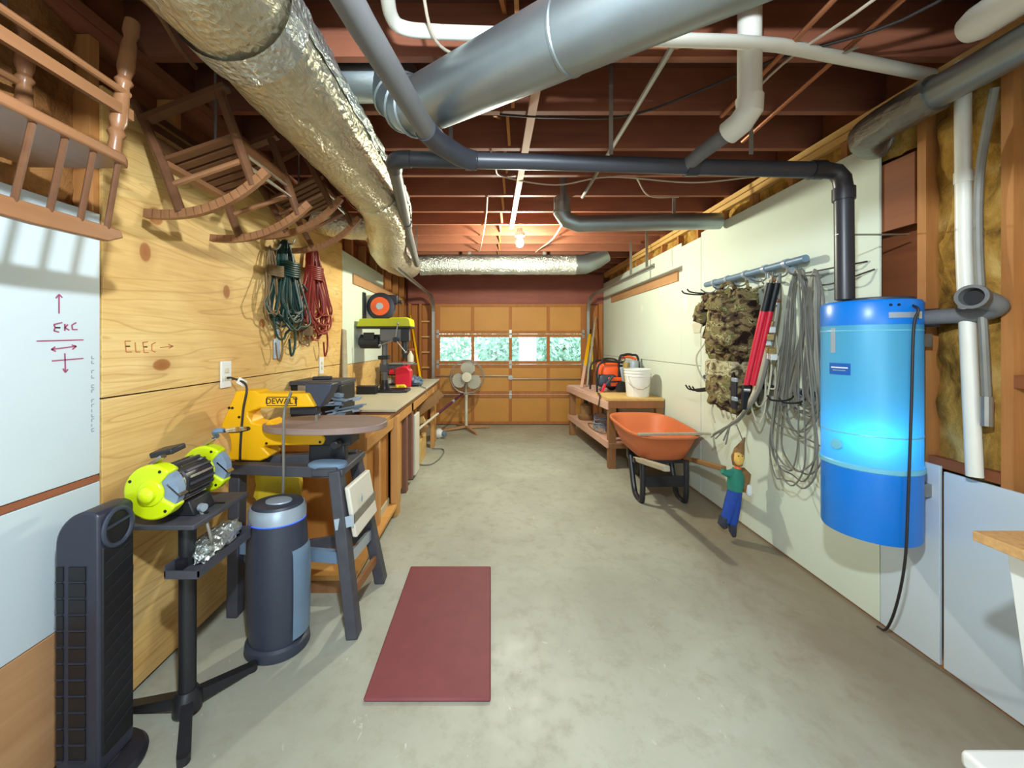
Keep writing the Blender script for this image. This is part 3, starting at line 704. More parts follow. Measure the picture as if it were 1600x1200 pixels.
t = thing('standing_pipe', 'white plastic pipe standing in the insulation of the right wall', 'pipe', (2.02, 1.7, .95))
MB().tube([(2.03, 1.68, 2.70), (2.035, 1.68, 1.9), (2.02, 1.63, .93)], .026, 14).build('pipe_body', M['pvc'], t)
MB().lathe([(.03, -.025), (.03, .025)], (2.035, 1.68, 2.2), 14).build('coupling', M['pvc'], t)
t = thing('flexible_conduit', 'grey flexible conduit bowing down beside the white wall pipe', 'conduit', (2.0, 1.6, 1.2))
MB().tube(spline([(2.0, 1.55, 2.5), (2.03, 1.62, 2.2), (2.035, 1.63, 1.9), (2.02, 1.60, 1.5), (2.02, 1.59, 1.25)], 6), .014, 10).build('conduit', M['greycord'], t)
MB().cyl((2.02, 1.59, 1.15), (2.02, 1.59, 1.27), .018, n=10).build('conduit_fitting', M['steel'], t)

# wires, conduits and strips on the joists
def wire(name, pts, r, mat, label, cat='wire', n=6):
    return tag(MB().tube(spline(pts, n), r, 8).build(name, M[mat]), label, cat)
o = MB().box(.20, .245, 1.2, 4.25, JZ - .022, JZ - .001).build('joist_strip', M['pinewood'])
tag(o, 'long pale wooden strip nailed under the joists ahead of the lit bulb', 'strip')
wire('straight_conduit', [(.74, .9, 2.735), (.765, 1.7, 2.735), (.775, 2.5, 2.735), (.785, 3.35, 2.735)], .013, 'steel', 'straight grey conduit running along the joists right of the wooden strip', 'conduit')
wire('copper_pipe', [(1.46, .8, 2.735), (1.50, 1.5, 2.735), (1.56, 2.42, 2.735)], .011, 'copper', 'thin copper pipe ending in mid ceiling near the right wall', 'pipe')
wire('copper_pipe', [(1.22, .8, 2.735), (1.25, 1.5, 2.735), (1.27, 2.15, 2.735)], .011, 'copper', 'thin copper pipe beside the thick white vertical pipe', 'pipe')
wire('hanging_cable', [(1.34, .7, 2.74), (1.36, 1.3, 2.70), (1.31, 1.75, 2.74), (1.33, 2.2, 2.735)], .006, 'wire', 'sagging pale cable looping beside the copper pipes')
wire('hanging_cable', [(1.62, .7, 2.74), (1.6, 1.4, 2.71), (1.25, 1.74, 2.743), (.8, 2.14, 2.743), (.35, 2.1, 2.70), (.05, 2.15, 2.745)], .006, 'darkwire', 'dark cable strung slantwise under the joists behind the galvanised duct')
wire('hanging_cable', [(-.22, .9, 2.74), (-.24, 1.33, 2.742), (-.22, 1.55, 2.69), (-.10, 1.74, 2.742)], .006, 'wire', 'short pale cable hanging near the grey drain pipe at the top')
wire('hanging_cable', [(.0, 2.55, 2.745), (.03, 2.7, 2.70), (.1, 2.96, 2.745), (.5, 3.0, 2.70), (.9, 2.96, 2.745), (1.5, 2.93, 2.69), (2.0, 2.96, 2.745)], .006, 'wire', 'white cable sagging across the joists beyond the black drain pipe')
wire('hanging_cable', [(-.03, 3.36, 2.745), (-.05, 3.9, 2.74), (-.12, 4.9, 2.72), (-.16, 5.35, 2.735)], .007, 'wire', 'thin pale cord running toward the cross duct left of the bulb')
wire('hanging_cable', [(.76, 4.2, 2.745), (.72, 4.6, 2.7), (.66, 5.1, 2.73), (.62, 5.4, 2.74)], .008, 'wire', 'thin pale cord running toward the cross duct right of the bulb')
wire('hanging_cable', [(1.62, 3.37, 2.745), (1.3, 3.2, 2.69), (1.1, 2.96, 2.745)], .006, 'wire', 'pale cable loop hanging above the right end of the steel vent pipe')
wire('copper_coil', [(-1.22, 1.32, 2.72), (-1.12, 1.26, 2.62), (-1.02, 1.2, 2.62), (-.98, 1.12, 2.70), (-1.05, 1.05, 2.745), (-1.16, 1.05, 2.70), (-1.17, 1.14, 2.60), (-1.08, 1.24, 2.56), (-1.12, 1.4, 2.55), (-1.15, 1.52, 2.56)], .009, 'chairwood', 'brown looped hose hanging in the upper left corner', 'hose', 8)
wire('wooden_rod', [(-.88, .9, 2.735), (-.98, 1.45, 2.735)], .012, 'chairlight', 'short tan rod under the joists at the upper left', 'rod')

t = thing('light_bulb', 'glowing bare light bulb in a white lampholder under the joists', 'light bulb', (.32, 4.32, 2.6))
lh = MB().lathe([(.055, 0), (.055, .03), (.03, .05), (.03, .085)], (.32, 4.32, 2.665), 20).build('lampholder', M['white'], t)
MB().lathe([(.0, -.13), (.03, -.118), (.042, -.09), (.04, -.06), (.025, -.02), (.016, 0)], (.32, 4.32, 2.67), 20).build('bulb', M['bulb'], lh)

# ------------------------------------------------------------------ hanging chairs, left
CG = 'wooden chairs hung upside down or sideways from the left ceiling'
t = thing('wooden_chair', 'wooden spindle-back chair hung upside down over the bluish drywall, far upper left', 'chair', (-1.31, 1.03, 2.52), None, (PI, 0, 0))
# local frame: upright chair, rotated half a turn about X (local y runs toward the camera)
MB().prism([(-.17, -.22), (.14, -.23), (.165, -.19), (.165, .19), (.14, .23), (-.17, .22)], (0, 0, .44), (1, 0, 0), (0, 1, 0), (0, 0, .032)).build('seat', M['chairlight'], t, bevel=.006, local=True)
tp = [(.02, 0), (.022, .04), (.015, .06), (.02, .08), (.023, .16), (.016, .19), (.024, .205), (.016, .22), (.021, .27), (.023, .34), (.016, .36), (.024, .375), (.016, .39), (.02, .46)]
for sx, sy_ in ((.13, -.19), (.13, .19), (-.14, -.18), (-.14, .18)):
    d = Vector((-sx * .22, -sy_ * .18, .45)).normalized()
    MB().lathe([(r, z) for r, z in tp], (sx * 1.22, sy_ * 1.18, 0), 12, d).build('leg', M['chairlight'], t, local=True)
MB().cyl((.15, -.22, .24), (.15, .22, .24), .011, n=10).build('stretcher', M['chairlight'], t, local=True)
MB().cyl((-.16, -.21, .22), (-.16, .21, .22), .011, n=10).build('stretcher', M['chairlight'], t, local=True)
MB().bar((.15, -.23, .30), (.15, .26, .30), .016, .034).build('stretcher', M['chairlight'], t, local=True)
for k in range(6):
    y = -.19 + .076 * k
    MB().cyl((.145, y, .47), (.10, y * 1.05, .672), .008, n=8).build('spindle', M['chairwood'], t, local=True)
MB().prism([(-.25, -.012), (-.2, .012), (0, .018), (.2, .012), (.25, -.012), (.24, -.036), (-.24, -.036)], (.085, 0, .70), (0, 1, 0), (0, 0, 1), (.022, 0, 0)).build('crest_rail', M['chairlight'], t, bevel=.004, local=True)
for y in (-.15, .15): MB().bar((-.16, y, .03), (-.16, y, -.24), .012, .004).build('hanger_strap', M['steel'], t, local=True)

def rocker():
    t = thing('rocking_chair', 'brown wooden rocking chair hung on its side rungs beside the foil duct', 'chair', (-1.135, 1.62, 2.05), CG, (0, math.radians(-19), 0))
    for y in (0, .38):
        b = MB(); pts = [(-.29 + .53 * k / 16, y, .008 + .26 * ((k / 16 - .5) ** 2)) for k in range(17)]
        for p, q in zip(pts[:-1], pts[1:]): b.bar(p, Vector(q) + (Vector(q) - Vector(p)) * .1, .024, .036)
        b.build('rocker', M['chairlight'], t, local=True)
        MB().tube([(-.15, y, .03), (-.155, y, .25), (-.17, y, .42), (-.185, y, .53)], [.02, .021, .018, .014], 10).build('back_post', M['chairwood'], t, local=True)
        MB().tube([(.17, y, .035), (.17, y, .20), (.165, y, .46)], [.017, .021, .018], 10).build('front_post', M['chairwood'], t, local=True)
        MB().bar((-.18, y, .44), (.2, y, .46), .045, .022).build('arm', M['chairwood'], t, local=True)
        MB().cyl((-.155, y, .15), (.17, y, .15), .012, n=8).build('rung', M['chairlight'], t, local=True)
    for k in range(7):
        y = .01 + .06 * k
        MB().box(-.155, .175, y - .02, y + .02, .25, .265).build('seat_slat', M['chairwood'], t, local=True)
    MB().box(-.16, -.13, 0, .38, .222, .25).build('seat_rail', M['chairlight'], t, local=True)
    MB().box(.15, .18, 0, .38, .222, .25).build('seat_rail', M['chairlight'], t, local=True)
    for z in (.13, .19): MB().cyl((.17, 0, z), (.17, .38, z), .008, n=8).build('front_rod', M['chrome'], t, local=True)
    for k, z in enumerate((.33, .41, .48)):
        x = -.16 - .02 * (z - .3) / .2
        MB().box(x - .008, x + .008, 0, .38, z, z + .045).build('back_slat', M['chairwood'], t, local=True)
    return t
rk = rocker()
r2 = copy_tree(rk, (-1.115, 2.42, 2.21), (0, math.radians(-27), math.radians(2)), 'second brown rocking chair hung behind the first, above the coiled cords')
for o_, p in ((rk, (-1.27, 1.80, 2.47)), (r2, (-1.29, 2.62, 2.56))):
    h = MB().tube([(p[0], p[1], 2.76), (p[0], p[1], p[2] - .05)], .006, 6).build('steel_hook', M['steel'])
    tag(h, {rk: 'steel hook holding the nearest rocking chair', r2: 'steel hook holding the farther rocking chair'}[o_], 'hook')

# ------------------------------------------------------------------ coiled cords on the plywood
def coil(name, mat, top, length, width, loops, r, label, wall, cat='cord', seed=1, tails=3, group=None, wrap=7):
    random.seed(seed); b = MB(); X0 = top[0]; s = 1 if wall < 0 else -1
    for k in range(loops):
        L = length * random.uniform(.72, 1.02); W = width * random.uniform(.55, 1.1); dy = random.uniform(-.22, .22) * width
        dx = s * (.012 + .09 * random.random()); ph = random.uniform(-.25, .25)
        pts = []
        for (u, v) in ((0, .02), (.16, -.12), (.24, -.4), (.40, -.7), (.46, -.88), (.25, -.985), (0, -1), (-.25, -.985), (-.46, -.88), (-.40, -.7), (-.24, -.4), (-.16, -.12)):
            j = .05
            pts.append((X0 + dx * (.35 + .65 * abs(v)) + random.uniform(-.01, .01), top[1] + dy * abs(v) + u * W * (1 + random.uniform(-j, j)) + ph * W * abs(v), top[2] + v * L + random.uniform(-.02, .02)))
        b.tube(spline(pts, 4, True), r, 6, True)
    root = thing(name, label, cat, (top[0], top[1], top[2] - length), group)
    b.build('loops', M[mat], root)
    w_ = MB()
    for k in range(wrap):
        zz = top[2] - length * .22 - k * r * 2.1
        w_.tube([(X0 + s * (.05 + .05 * math.cos(a)), top[1] + width * .26 * math.sin(a), zz + .004 * math.sin(3 * a)) for a in [2 * PI * q / 14 for q in range(14)]], r, 6, True)
    if wrap: w_.build('wrap', M[mat], root)
    if tails:
        tl = MB()
        for k in range(tails):
            y = top[1] + random.uniform(-.3, .6) * width; z = top[2] - length * random.uniform(.35, .95)
            tl.tube(spline([(X0 + s * .05, y, z), (X0 + s * .05, y + .07, z - .05), (X0 + s * .04, y + .10, z - .17), (X0 + s * .04, y + .05, z - .24), (X0 + s * .05, y, z - .12)], 5), r, 6)
        tl.build('loose_end', M[mat], root)
    MB().tube(spline([(XL - .01 if wall < 0 else XR + .01, top[1], top[2] + .01), (top[0] + s * .06, top[1], top[2] - .005), (top[0] + s * .09, top[1], top[2] + .03)], 5), .006, 8).build('hook', M['steel'], root)
    return root
coil('cord_bundle', 'greencord', (XL + .02, 2.80, 2.20), .66, .34, 16, .0075, 'dark green extension cord coiled on a hook on the plywood', -1, 'cord', 3, 2)
coil('cord_bundle', 'redcord', (XL + .02, 3.20, 2.26), .74, .36, 18, .0075, 'red extension cord coiled on a hook right of the green one', -1, 'cord', 5, 3)
coil('cord_bundle', 'browncord', (XL + .012, 2.62, 2.12), .56, .20, 4, .005, 'thin tan cord coiled left of the green extension cord', -1, 'cord', 8, 1)
coil('cord_bundle', 'browncord', (XL + .012, 3.05, 1.66), .22, .18, 3, .005, 'thin cord loops dangling below the red and green cords', -1, 'cord', 9, 0)

def plate_thing(name, Y, z, w_, h_, label, mat='white', slots=True):
    t = thing(name, label, 'outlet' if 'outlet' in name else 'switch', (XL, Y, z))
    cp = MB().box(XL + .0005, XL + .012, Y - w_ / 2, Y + w_ / 2, z - h_ / 2, z + h_ / 2).build('cover_plate', M[mat], t, bevel=.003)
    if slots:
        for dz in (-.022, .022): MB().box(XL + .012, XL + .016, Y - .016, Y + .016, z + dz - .014, z + dz + .014).build('socket', M['ivory'], cp, bevel=.003)
    return t
y_, z_ = lw(351, 585)
plate_thing('outlet', y_, z_, .082, .15, 'white wall outlet on the plywood feeding the yellow saw')
y2, z2 = lw(501, 571); plate_thing('outlet', y2, z2, .08, .15, 'small white outlet plate on the plywood above the long black case')
y3, z3 = lw(431, 545); t = plate_thing('plug_strip', y3, z3, .07, .14, 'pale plug strip on the plywood below the green cord', 'silver', False)
MB().cyl((XL + .012, y3, z3 + .08), (XL + .012, y3, z3 + .22), .011, n=10).build('conduit_stub', M['silver'], t)

o = MB().bar((XL + .045, 3.93, .915), (XL + .012, 3.99, 1.62), .14, .012, up=(1, 0, 0), w1=.09).build('leaning_board', M['greywood'])
tag(o, 'grey brown board standing against the wall at the plywood edge', 'board')

# ------------------------------------------------------------------ tower fan
t = thing('tower_fan', 'tall black tower fan with round top standing against the left wall', 'fan', (-1.375, 1.36, 0))
x0, x1, y0, y1, zt = -1.447, -1.302, 1.295, 1.425, .925
prof = [(x0, .05), (x1, .05), (x1, zt - .02)]
arc = [(x1 - .008, zt - .006), (x1 - .03, zt)]
prof = prof + arc + [(x0 + .105 - .105 * math.sin(a) , zt - .115 + .115 * math.cos(a)) for a in [PI / 2 * k / 10 for k in range(1, 11)]]
MB().prism(prof, (0, y0, 0), (1, 0, 0), (0, 0, 1), (0, y1 - y0, 0)).build('fan_body', M['fan'], t, bevel=.008)
MB().box(x1 - .012, x1 + .004, y0 + .012, y1 - .006, .1, .80).build('rear_panel', M['blackdeep'], t, bevel=.004)
for k in range(13):
    z = .76 - .05 * k
    MB().bar((x1 + .004, y0 + .02, z - .015), (x1 + .004, y1 - .014, z + .02), .005, .004).build('rear_rib', M['black'], t)
g = None
for k in range(12):
    z = .745 - .054 * k
    for cx, wd in ((x0 + .019, .022), (x0 + .076, .056)):
        MB().box(cx - wd / 2, cx + wd / 2, y0 - .003, y0 + .004, z - .046, z).build('grille_slot', M['blackdeep'], t, smooth=0)
        MB().obox((cx, y0 - .004, z - .048), (wd, .005, .003), (.3, 0, 0)).build('grille_louver', M['fan'], t, smooth=0)
ell = [(x1 + .004, (y0 + y1) / 2 + .052 * math.cos(a), zt - .075 + .062 * math.sin(a)) for a in [2 * PI * k / 28 for k in range(28)]]
MB().tube(ell, .008, 8, True).build('handle_ring', M['slate'], t)
MB().prism([(.049 * math.cos(a), .058 * math.sin(a)) for a in [2 * PI * k / 28 for k in range(28)]], (x1 - .01, (y0 + y1) / 2, zt - .075), (0, 1, 0), (0, 0, 1), (.013, 0, 0)).build('handle_recess', M['blackdeep'], t)
MB().bar((x1 + .006, y0 + .02, zt - .065), (x1 + .006, y1 - .02, zt - .055), .006, .008).build('handle_grip', M['slate'], t)
MB().lathe([(.135, 0), (.137, .012), (.125, .028), (.07, .045), (.06, .06)], (-1.372, 1.36, 0), 36).build('fan_base', M['black'], t)

# ------------------------------------------------------------------ bench grinder on a pedestal
t = thing('grinder_stand', 'black pedestal stand with three splayed feet beside the tower fan', 'stand', (-1.22, 1.57, 0))
MB().cyl((-1.22, 1.57, .04), (-1.22, 1.57, .775), .03, n=20).build('pole', M['blackmetal'], t)
MB().lathe([(.05, .02), (.05, .07), (.034, .10)], (-1.22, 1.57, 0), 20).build('hub', M['blackmetal'], t)
for fx, fy in ((-1.09, 1.385), (-1.085, 1.775), (-1.455, 1.58)):
    MB().bar((-1.22, 1.57, .055), (fx, fy, .018), .036, .055, w1=.042, h1=.022).cyl((fx, fy, 0), (fx, fy, .03), .021, n=12).build('foot', M['blackmetal'], t)
MB().box(-1.44, -1.135, 1.49, 1.83, .772, .79).build('top_plate', M['stand'], t, bevel=.003)
for y in (1.60, 1.70): MB().box(-1.40, -1.16, y - .006, y + .006, .79, .794).build('slot', M['blackdeep'], t, smooth=0)
tr = MB().box(-1.235, -1.105, 1.475, 1.80, .595, .602)
tr.box(-1.235, -1.230, 1.475, 1.80, .602, .645).box(-1.11, -1.105, 1.475, 1.80, .602, .632).box(-1.235, -1.105, 1.475, 1.48, .602, .625).box(-1.235, -1.105, 1.795, 1.80, .602, .645)
tr.build('tray', M['stand'], t)
MB().box(-1.236, -1.2, 1.52, 1.62, .60, .64).build('tray_bracket', M['blackmetal'], t)
o = MB().blob((-1.165, 1.66, .648), (.045, .115, .042), 22, 14, .8, .5, 7, (.12, 0, 0), 2).build('plastic_bag', M['foilsilver']); tag(o, 'crumpled silver plastic bag lying in the tray of the grinder stand', 'bag')
t = thing('bench_grinder', 'lime green bench grinder with two grey wheels on the black pedestal', 'grinder', (-1.28, 1.65, .79))
AX = (-1.28, .923)
def guard(y, sgn, nm):
    a0, a1 = math.radians(48), math.radians(332)
    pl = [(AX[0] + .104 * math.cos(a), AX[1] + .104 * math.sin(a)) for a in [a0 + (a1 - a0) * k / 30 for k in range(31)]]
    pl += [(AX[0] + .045 * math.cos(a), AX[1] + .045 * math.sin(a)) for a in [a1 + 2 * PI - 2 * PI + (a0 + 2 * PI - a1) * k / 6 for k in range(7)]]
    gd = MB().prism(pl, (0, y - .028, 0), (1, 0, 0), (0, 0, 1), (0, .056, 0)).build('wheel_guard', M['lime'], t, bevel=.008)
    MB().lathe([(.092, 0), (.092, .034)], (AX[0] + .006, y - .017, AX[1]), 32, (0, 1, 0)).build('grinding_wheel', M['stone'], t)
    MB().lathe([(.05, 0), (.048, .004), (.046, .006), (.031, .008), (.029, .022), (.018, .03), (.004, .033)], (AX[0], y - sgn * .028, AX[1]), 24, (0, -sgn, 0)).build('hub_cap', M['lime'], gd)
    for a in (66, 150, 215, 310):
        p = (AX[0] + .088 * math.cos(math.radians(a)), y - .030, AX[1] + .088 * math.sin(math.radians(a)))
        MB().cyl(p, (p[0], p[1] + .004, p[2]), .006, n=8).build('screw', M['blackdeep'], gd)
    p = Vector((AX[0] + .055, y, AX[1] + .03))
    MB().bar(p, p + Vector((.05, 0, -.045)), .04, .006).build('tool_rest', M['chrome'], t)
    MB().bar((AX[0] - .02, y, AX[1] + .10), (AX[0] + .035, y - .01, AX[1] + .135), .02, .012).build('shield_arm', M['chrome'], t)
guard(1.495, 1, 'near'); guard(1.765, -1, 'far')
MB().lathe([(.055, 1.545), (.074, 1.56), (.074, 1.70), (.055, 1.715)], (AX[0], 0, AX[1]), 28, (0, 1, 0)).build('motor_housing', M['blackmetal'], t)
for k in range(18):
    a = 2 * PI * k / 18; c = (AX[0] + .076 * math.cos(a), 1.63, AX[1] + .076 * math.sin(a))
    MB().obox(c, (.012, .13, .009), (0, -a, 0)).build('cooling_fin', M['chrome' if k % 2 else 'stand'], t, smooth=0)
MB().lathe([(.05, 1.51), (.068, 1.545), (.068, 1.565)], (AX[0], 0, AX[1]), 24, (0, 1, 0)).build('end_bell', M['chrome'], t)
MB().prism([(-1.36, .791), (-1.19, .791), (-1.215, .85), (-1.335, .85)], (0, 1.57, 0), (1, 0, 0), (0, 0, 1), (0, .12, 0)).build('base', M['blackmetal'], t, bevel=.005)
MB().cyl((-1.19, 1.60, .815), (-1.17, 1.595, .815), .016, n=14).build('switch_knob', M['silver'], t)
MB().obox((AX[0] - .01, 1.56, AX[1] + .135), (.09, .075, .022), (.1, -.2, 0)).build('eye_shield', M['black'], t, bevel=.005)
MB().tube(spline([(AX[0] + .03, 1.78, AX[1] + .14), (AX[0] + .05, 1.74, AX[1] + .17), (AX[0] + .09, 1.74, AX[1] + .175)], 4), .012, 8).build('lamp_arm', M['bluegrey'], t)
MB().prism([(.055 * math.cos(a), .04 * math.sin(a)) for a in [2 * PI * k / 20 for k in range(20)]], (AX[0] + .155, 1.73, AX[1] + .178), (1, 0, 0), (0, 1, .1), (0, 0, .005)).build('eye_shield', M['clearplastic'], t)
MB().tube(spline([(-1.19, 1.60, .80), (-1.15, 1.58, .76), (-1.125, 1.57, .70), (-1.14, 1.60, .66)], 5), .006, 8).build('power_cord', M['greycord'], t)
wire('tangled_cable', [(-1.42, 1.51, .77), (-1.46, 1.52, .68), (-1.40, 1.50, .6), (-1.44, 1.54, .52), (-1.47, 1.56, .56), (-1.40, 1.52, .62), (-1.44, 1.55, .48), (-1.48, 1.6, .42)], .007, 'browncord', 'dark tangled cord hanging behind the pedestal top', 'cord')

# ------------------------------------------------------------------ air purifier
PX, PY = -1.05, 1.925
t = thing('air_purifier', 'slate grey air purifier tower with silver top band on the floor', 'air purifier', (PX, PY, 0))
MB().lathe([(.142, 0), (.148, .012), (.144, .045), (.13, .055)], (PX, PY, 0), 40, sx=1, sy=.9).build('base', M['slate'], t)
MB().lathe([(.126, .05), (.136, .16), (.142, .35), (.138, .52), (.13, .625)], (PX, PY, 0), 40, sx=1, sy=.9).build('body', M['slate'], t)
MB().lathe([(.130, .622), (.130, .632)], (PX, PY, 0), 40, sx=1, sy=.9).build('status_light', M['led'], t)
MB().lathe([(.131, .63), (.131, .675), (.122, .695)], (PX, PY, 0), 40, sx=1, sy=.9).build('top_band', M['silver'], t)
tc_ = MB().lathe([(.120, .69), (.112, .706), (.085, .712), (.001, .712)], (PX, PY, 0), 40, sx=1, sy=.9).build('top_cap', M['slate'], t)
MB().lathe([(.062, .711), (.060, .718), (.03, .720), (.001, .7205)], (PX + .01, PY - .01, 0), 28, sx=1, sy=.75).build('control_ring', M['silver'], tc_)
pf = MB()
def pfn(u, v):
    a = math.radians(-38 + 76 * u); z = .08 + .47 * v; r = .142 + .006 * math.sin(PI * v) + .003
    r -= .03 * max(0, v - .85) / .15
    return (PX + r * math.cos(a), PY + r * .9 * math.sin(a), z)
pf.grid(pfn, 10, 14).build('front_grille', M['bluegrey'], t, smooth=60)
wire('loose_cable', [(-1.17, 1.98, .008), (-1.24, 2.1, .008), (-1.3, 2.3, .008), (-1.44, 2.38, .01)], .006, 'darkwire', 'black cord on the floor behind the air purifier', 'cord')

# ------------------------------------------------------------------ scroll saw and its stand
t = thing('saw_stand', 'worn dark grey steel stand with splayed legs under the yellow saw', 'stand', (-1.1, 2.2, 0))
def leg(p0, p1, w_, h_): return MB().bar(p0, p1, w_, h_, up=(1, 0, 0)).build('leg', M['stand'], t, bevel=.006)
leg((-.80, 2.02, .83), (-.695, 1.985, 0), .075, .06)
leg((-.82, 2.34, .83), (-.685, 2.44, 0), .075, .06)
leg((-1.385, 2.14, .83), (-1.40, 2.14, 0), .07, .06)
MB().bar((-1.42, 2.10, .818), (-.79, 2.03, .818), .06, .055).build('top_rail', M['stand'], t, bevel=.004)
MB().bar((-1.42, 2.18, .818), (-.80, 2.33, .818), .06, .055).build('top_rail', M['stand'], t, bevel=.004)
MB().box(-.92, -.76, 2.0, 2.36, .80, .835).build('top_plate', M['stand'], t, bevel=.006)
MB().blob((-.86, 2.06, .845), (.10, .05, .022), 20, 10, .6).build('corner_cap', M['bluegrey'], t)
MB().bar((-1.40, 2.14, .37), (-.735, 2.03, .37), .03, .06).build('cross_brace', M['bluegrey'], t)
MB().bar((-1.40, 2.16, .30), (-.73, 2.42, .30), .03, .06).build('cross_brace', M['stand'], t)
MB().bar((-.735, 2.0, .37), (-.735, 2.41, .32), .02, .06).build('cross_brace', M['silver'], t)
MB().bar((-.715, 2.0, .20), (-.705, 2.43, .16), .02, .05).build('cross_brace', M['endwood'], t)
t = thing('scroll_saw', 'yellow scroll saw with oval table standing on the dark grey stand', 'scroll saw', (-1.1, 2.17, .835))
YS = 2.17
def sp(cx, cy): p = at(300 + cx / 3, 420 + cy / 3, YS - .06); return (p.x, p.z)
poly = [(205, 572), (296, 570), (312, 584), (540, 584), (576, 648), (318, 655), (262, 672), (262, 690), (282, 722), (340, 735), (356, 708), (380, 728), (612, 780), (624, 800), (612, 826), (345, 830), (330, 840), (366, 874), (352, 888), (318, 902), (160, 898), (165, 868), (180, 848), (178, 806), (165, 762), (133, 748), (136, 730)]
sf = MB().prism([sp(*q) for q in poly], (0, YS - .06, 0), (1, 0, 0), (0, 0, 1), (0, .12, 0)).build('saw_frame', M['yellow'], t, bevel=.008)
for q in ((175, 652), (190, 652), (222, 695), (350, 755), (350, 818), (600, 812)):
    p = sp(*q); MB().cyl((p[0], YS - .064, p[1]), (p[0], YS - .05, p[1]), .007, n=8).build('bolt', M['blackdeep'], sf)
a = sp(352, 600); b_ = sp(492, 642)
npl = MB().box(a[0], b_[0], YS - .0635, YS - .055, b_[1], a[1]).build('name_plate', M['blackink'], t, smooth=0)
MB().box(a[0] + .004, b_[0] - .004, YS - .0645, YS - .055, b_[1] + .004, a[1] - .004).build('name_plate_face', M['yellow'], npl, smooth=0)
text_obj('lettering', 'DEWALT', .043, M['blackink'], npl, ((a[0] + b_[0]) / 2, YS - .0650, (a[1] + b_[1]) / 2), (PI / 2, 0, 0), .0005, 1.0)
n0 = [(515, 540), (645, 542), (640, 575), (590, 655), (566, 652), (520, 600)]
MB().prism([sp(*q) for q in n0], (0, YS - .03, 0), (1, 0, 0), (0, 0, 1), (0, .10, 0)).build('arm_nose', M['slate'], t, bevel=.006)
k0 = [(440, 655), (570, 655), (570, 690), (440, 690)]
MB().prism([sp(*q) for q in k0], (0, YS - .02, 0), (1, 0, 0), (0, 0, 1), (0, .05, 0)).build('lower_arm_link', M['black'], t, bevel=.003)
px = sp(560, 660)[0]
MB().bar((px, YS, 1.14), (px, YS, 1.045), .012, .004).build('blade_holder', M['steel'], t)
TC = Vector((-.925, 2.20, 1.012)); el = []
for k in range(48):
    a_ = 2 * PI * k / 48; el.append((.335 * math.copysign(abs(math.cos(a_)) ** .85, math.cos(a_)), .20 * math.copysign(abs(math.sin(a_)) ** .85, math.sin(a_))))
MB().prism(el, TC, (1, 0, 0), (0, 1, 0), (0, 0, .033)).build('saw_table', M['table'], t, bevel=.004)
MB().box(-.93, -.76, 2.12, 2.26, .93, 1.012).cyl((-.82, 2.10, .95), (-.82, 2.04, .95), .022, n=14).build('table_trunnion', M['blackmetal'], t, bevel=.004)
MB().box(-1.0, -.8, 2.14, 2.20, .84, .94).build('motor', M['blackmetal'], t, bevel=.01)
MB().tube(spline([(XL + .016, y_ + .0, z_ - .02), (XL + .06, y_ - .02, z_ - .02), at(385, 603, 2.10), at(380, 640, 2.08), at(376, 690, 2.08), at(375, 720, 2.08)], 6), .006, 8).build('power_cord', M['darkwire'], t)
MB().obox(at(378, 597, 2.14), (.05, .004, .035), (0, .5, 0)).build('cord_tag', M['white'], t)
MB().tube(spline([at(455, 612, 2.09), at(450, 625, 2.08), at(444, 645, 2.0), at(443, 690, 2.0), at(443, 740, 2.02), at(442, 775, 2.04)], 6), .007, 8).build('air_hose', M['greycord'], t)
# white panel strapped to the front leg
t = thing('white_slab', 'white rounded slab strapped with tape to the front leg of the saw stand', 'panel', at(560, 790, 2.1))
def pn(px_, py_, Y): return at(px_, py_, Y)
c1, c2, c3, c4 = pn(537, 762, 2.0), pn(571, 733, 2.28), pn(583, 798, 2.30), pn(550, 840, 2.02)
b = MB(); nrm_ = Vector((1, -.12, .0)).normalized() * .028
b.add([c1, c2, c3, c4, c1 + nrm_, c2 + nrm_, c3 + nrm_, c4 + nrm_], [(0, 1, 2, 3), (7, 6, 5, 4), (0, 4, 5, 1), (1, 5, 6, 2), (2, 6, 7, 3), (3, 7, 4, 0)])
b.build('slab_body', M['whiteboard'], t, bevel=.008)
cc = (c1 + c2 + c3 + c4) / 4 + nrm_ * 1.02 + Vector((0, -.04, .03))
MB().prism([(.012 * math.cos(a_) * (1.0 if math.cos(a_) < .5 else .8), .017 * math.sin(a_)) for a_ in [2 * PI * k / 14 for k in range(14)]], cc, (c2 - c1).normalized(), (0, 0, 1), (.002, 0, 0)).bar(cc + Vector((0, 0, .02)), cc + Vector((.0, .006, .03)), .005, .002, up=(1, 0, 0)).build('emblem', M['silver'], t)
u1 = c1.lerp(c4, .62) + nrm_ * 1.05; u2 = c2.lerp(c3, .62) + nrm_ * 1.05
MB().bar(u1, u2, .004, .05).build('tape', M['steel'], t)
MB().bar(u1 + Vector((0, -.014, 0)), u1 + Vector((-.085, -.04, -.012)), .006, .055, up=(0, 0, 1)).build('tape', M['silver'], t)

o = MB().blob((-1.24, 2.285, .665), (.125, .028, .125), 28, 16, .45, .16, 9, (0, 0, .12), 5).bar((-1.24, 2.28, .77), (-1.24, 2.245, .80), .10, .01).build('yellow_sack', M['yellowbag']); tag(o, 'yellow plastic sack hanging behind the saw stand legs', 'bag')

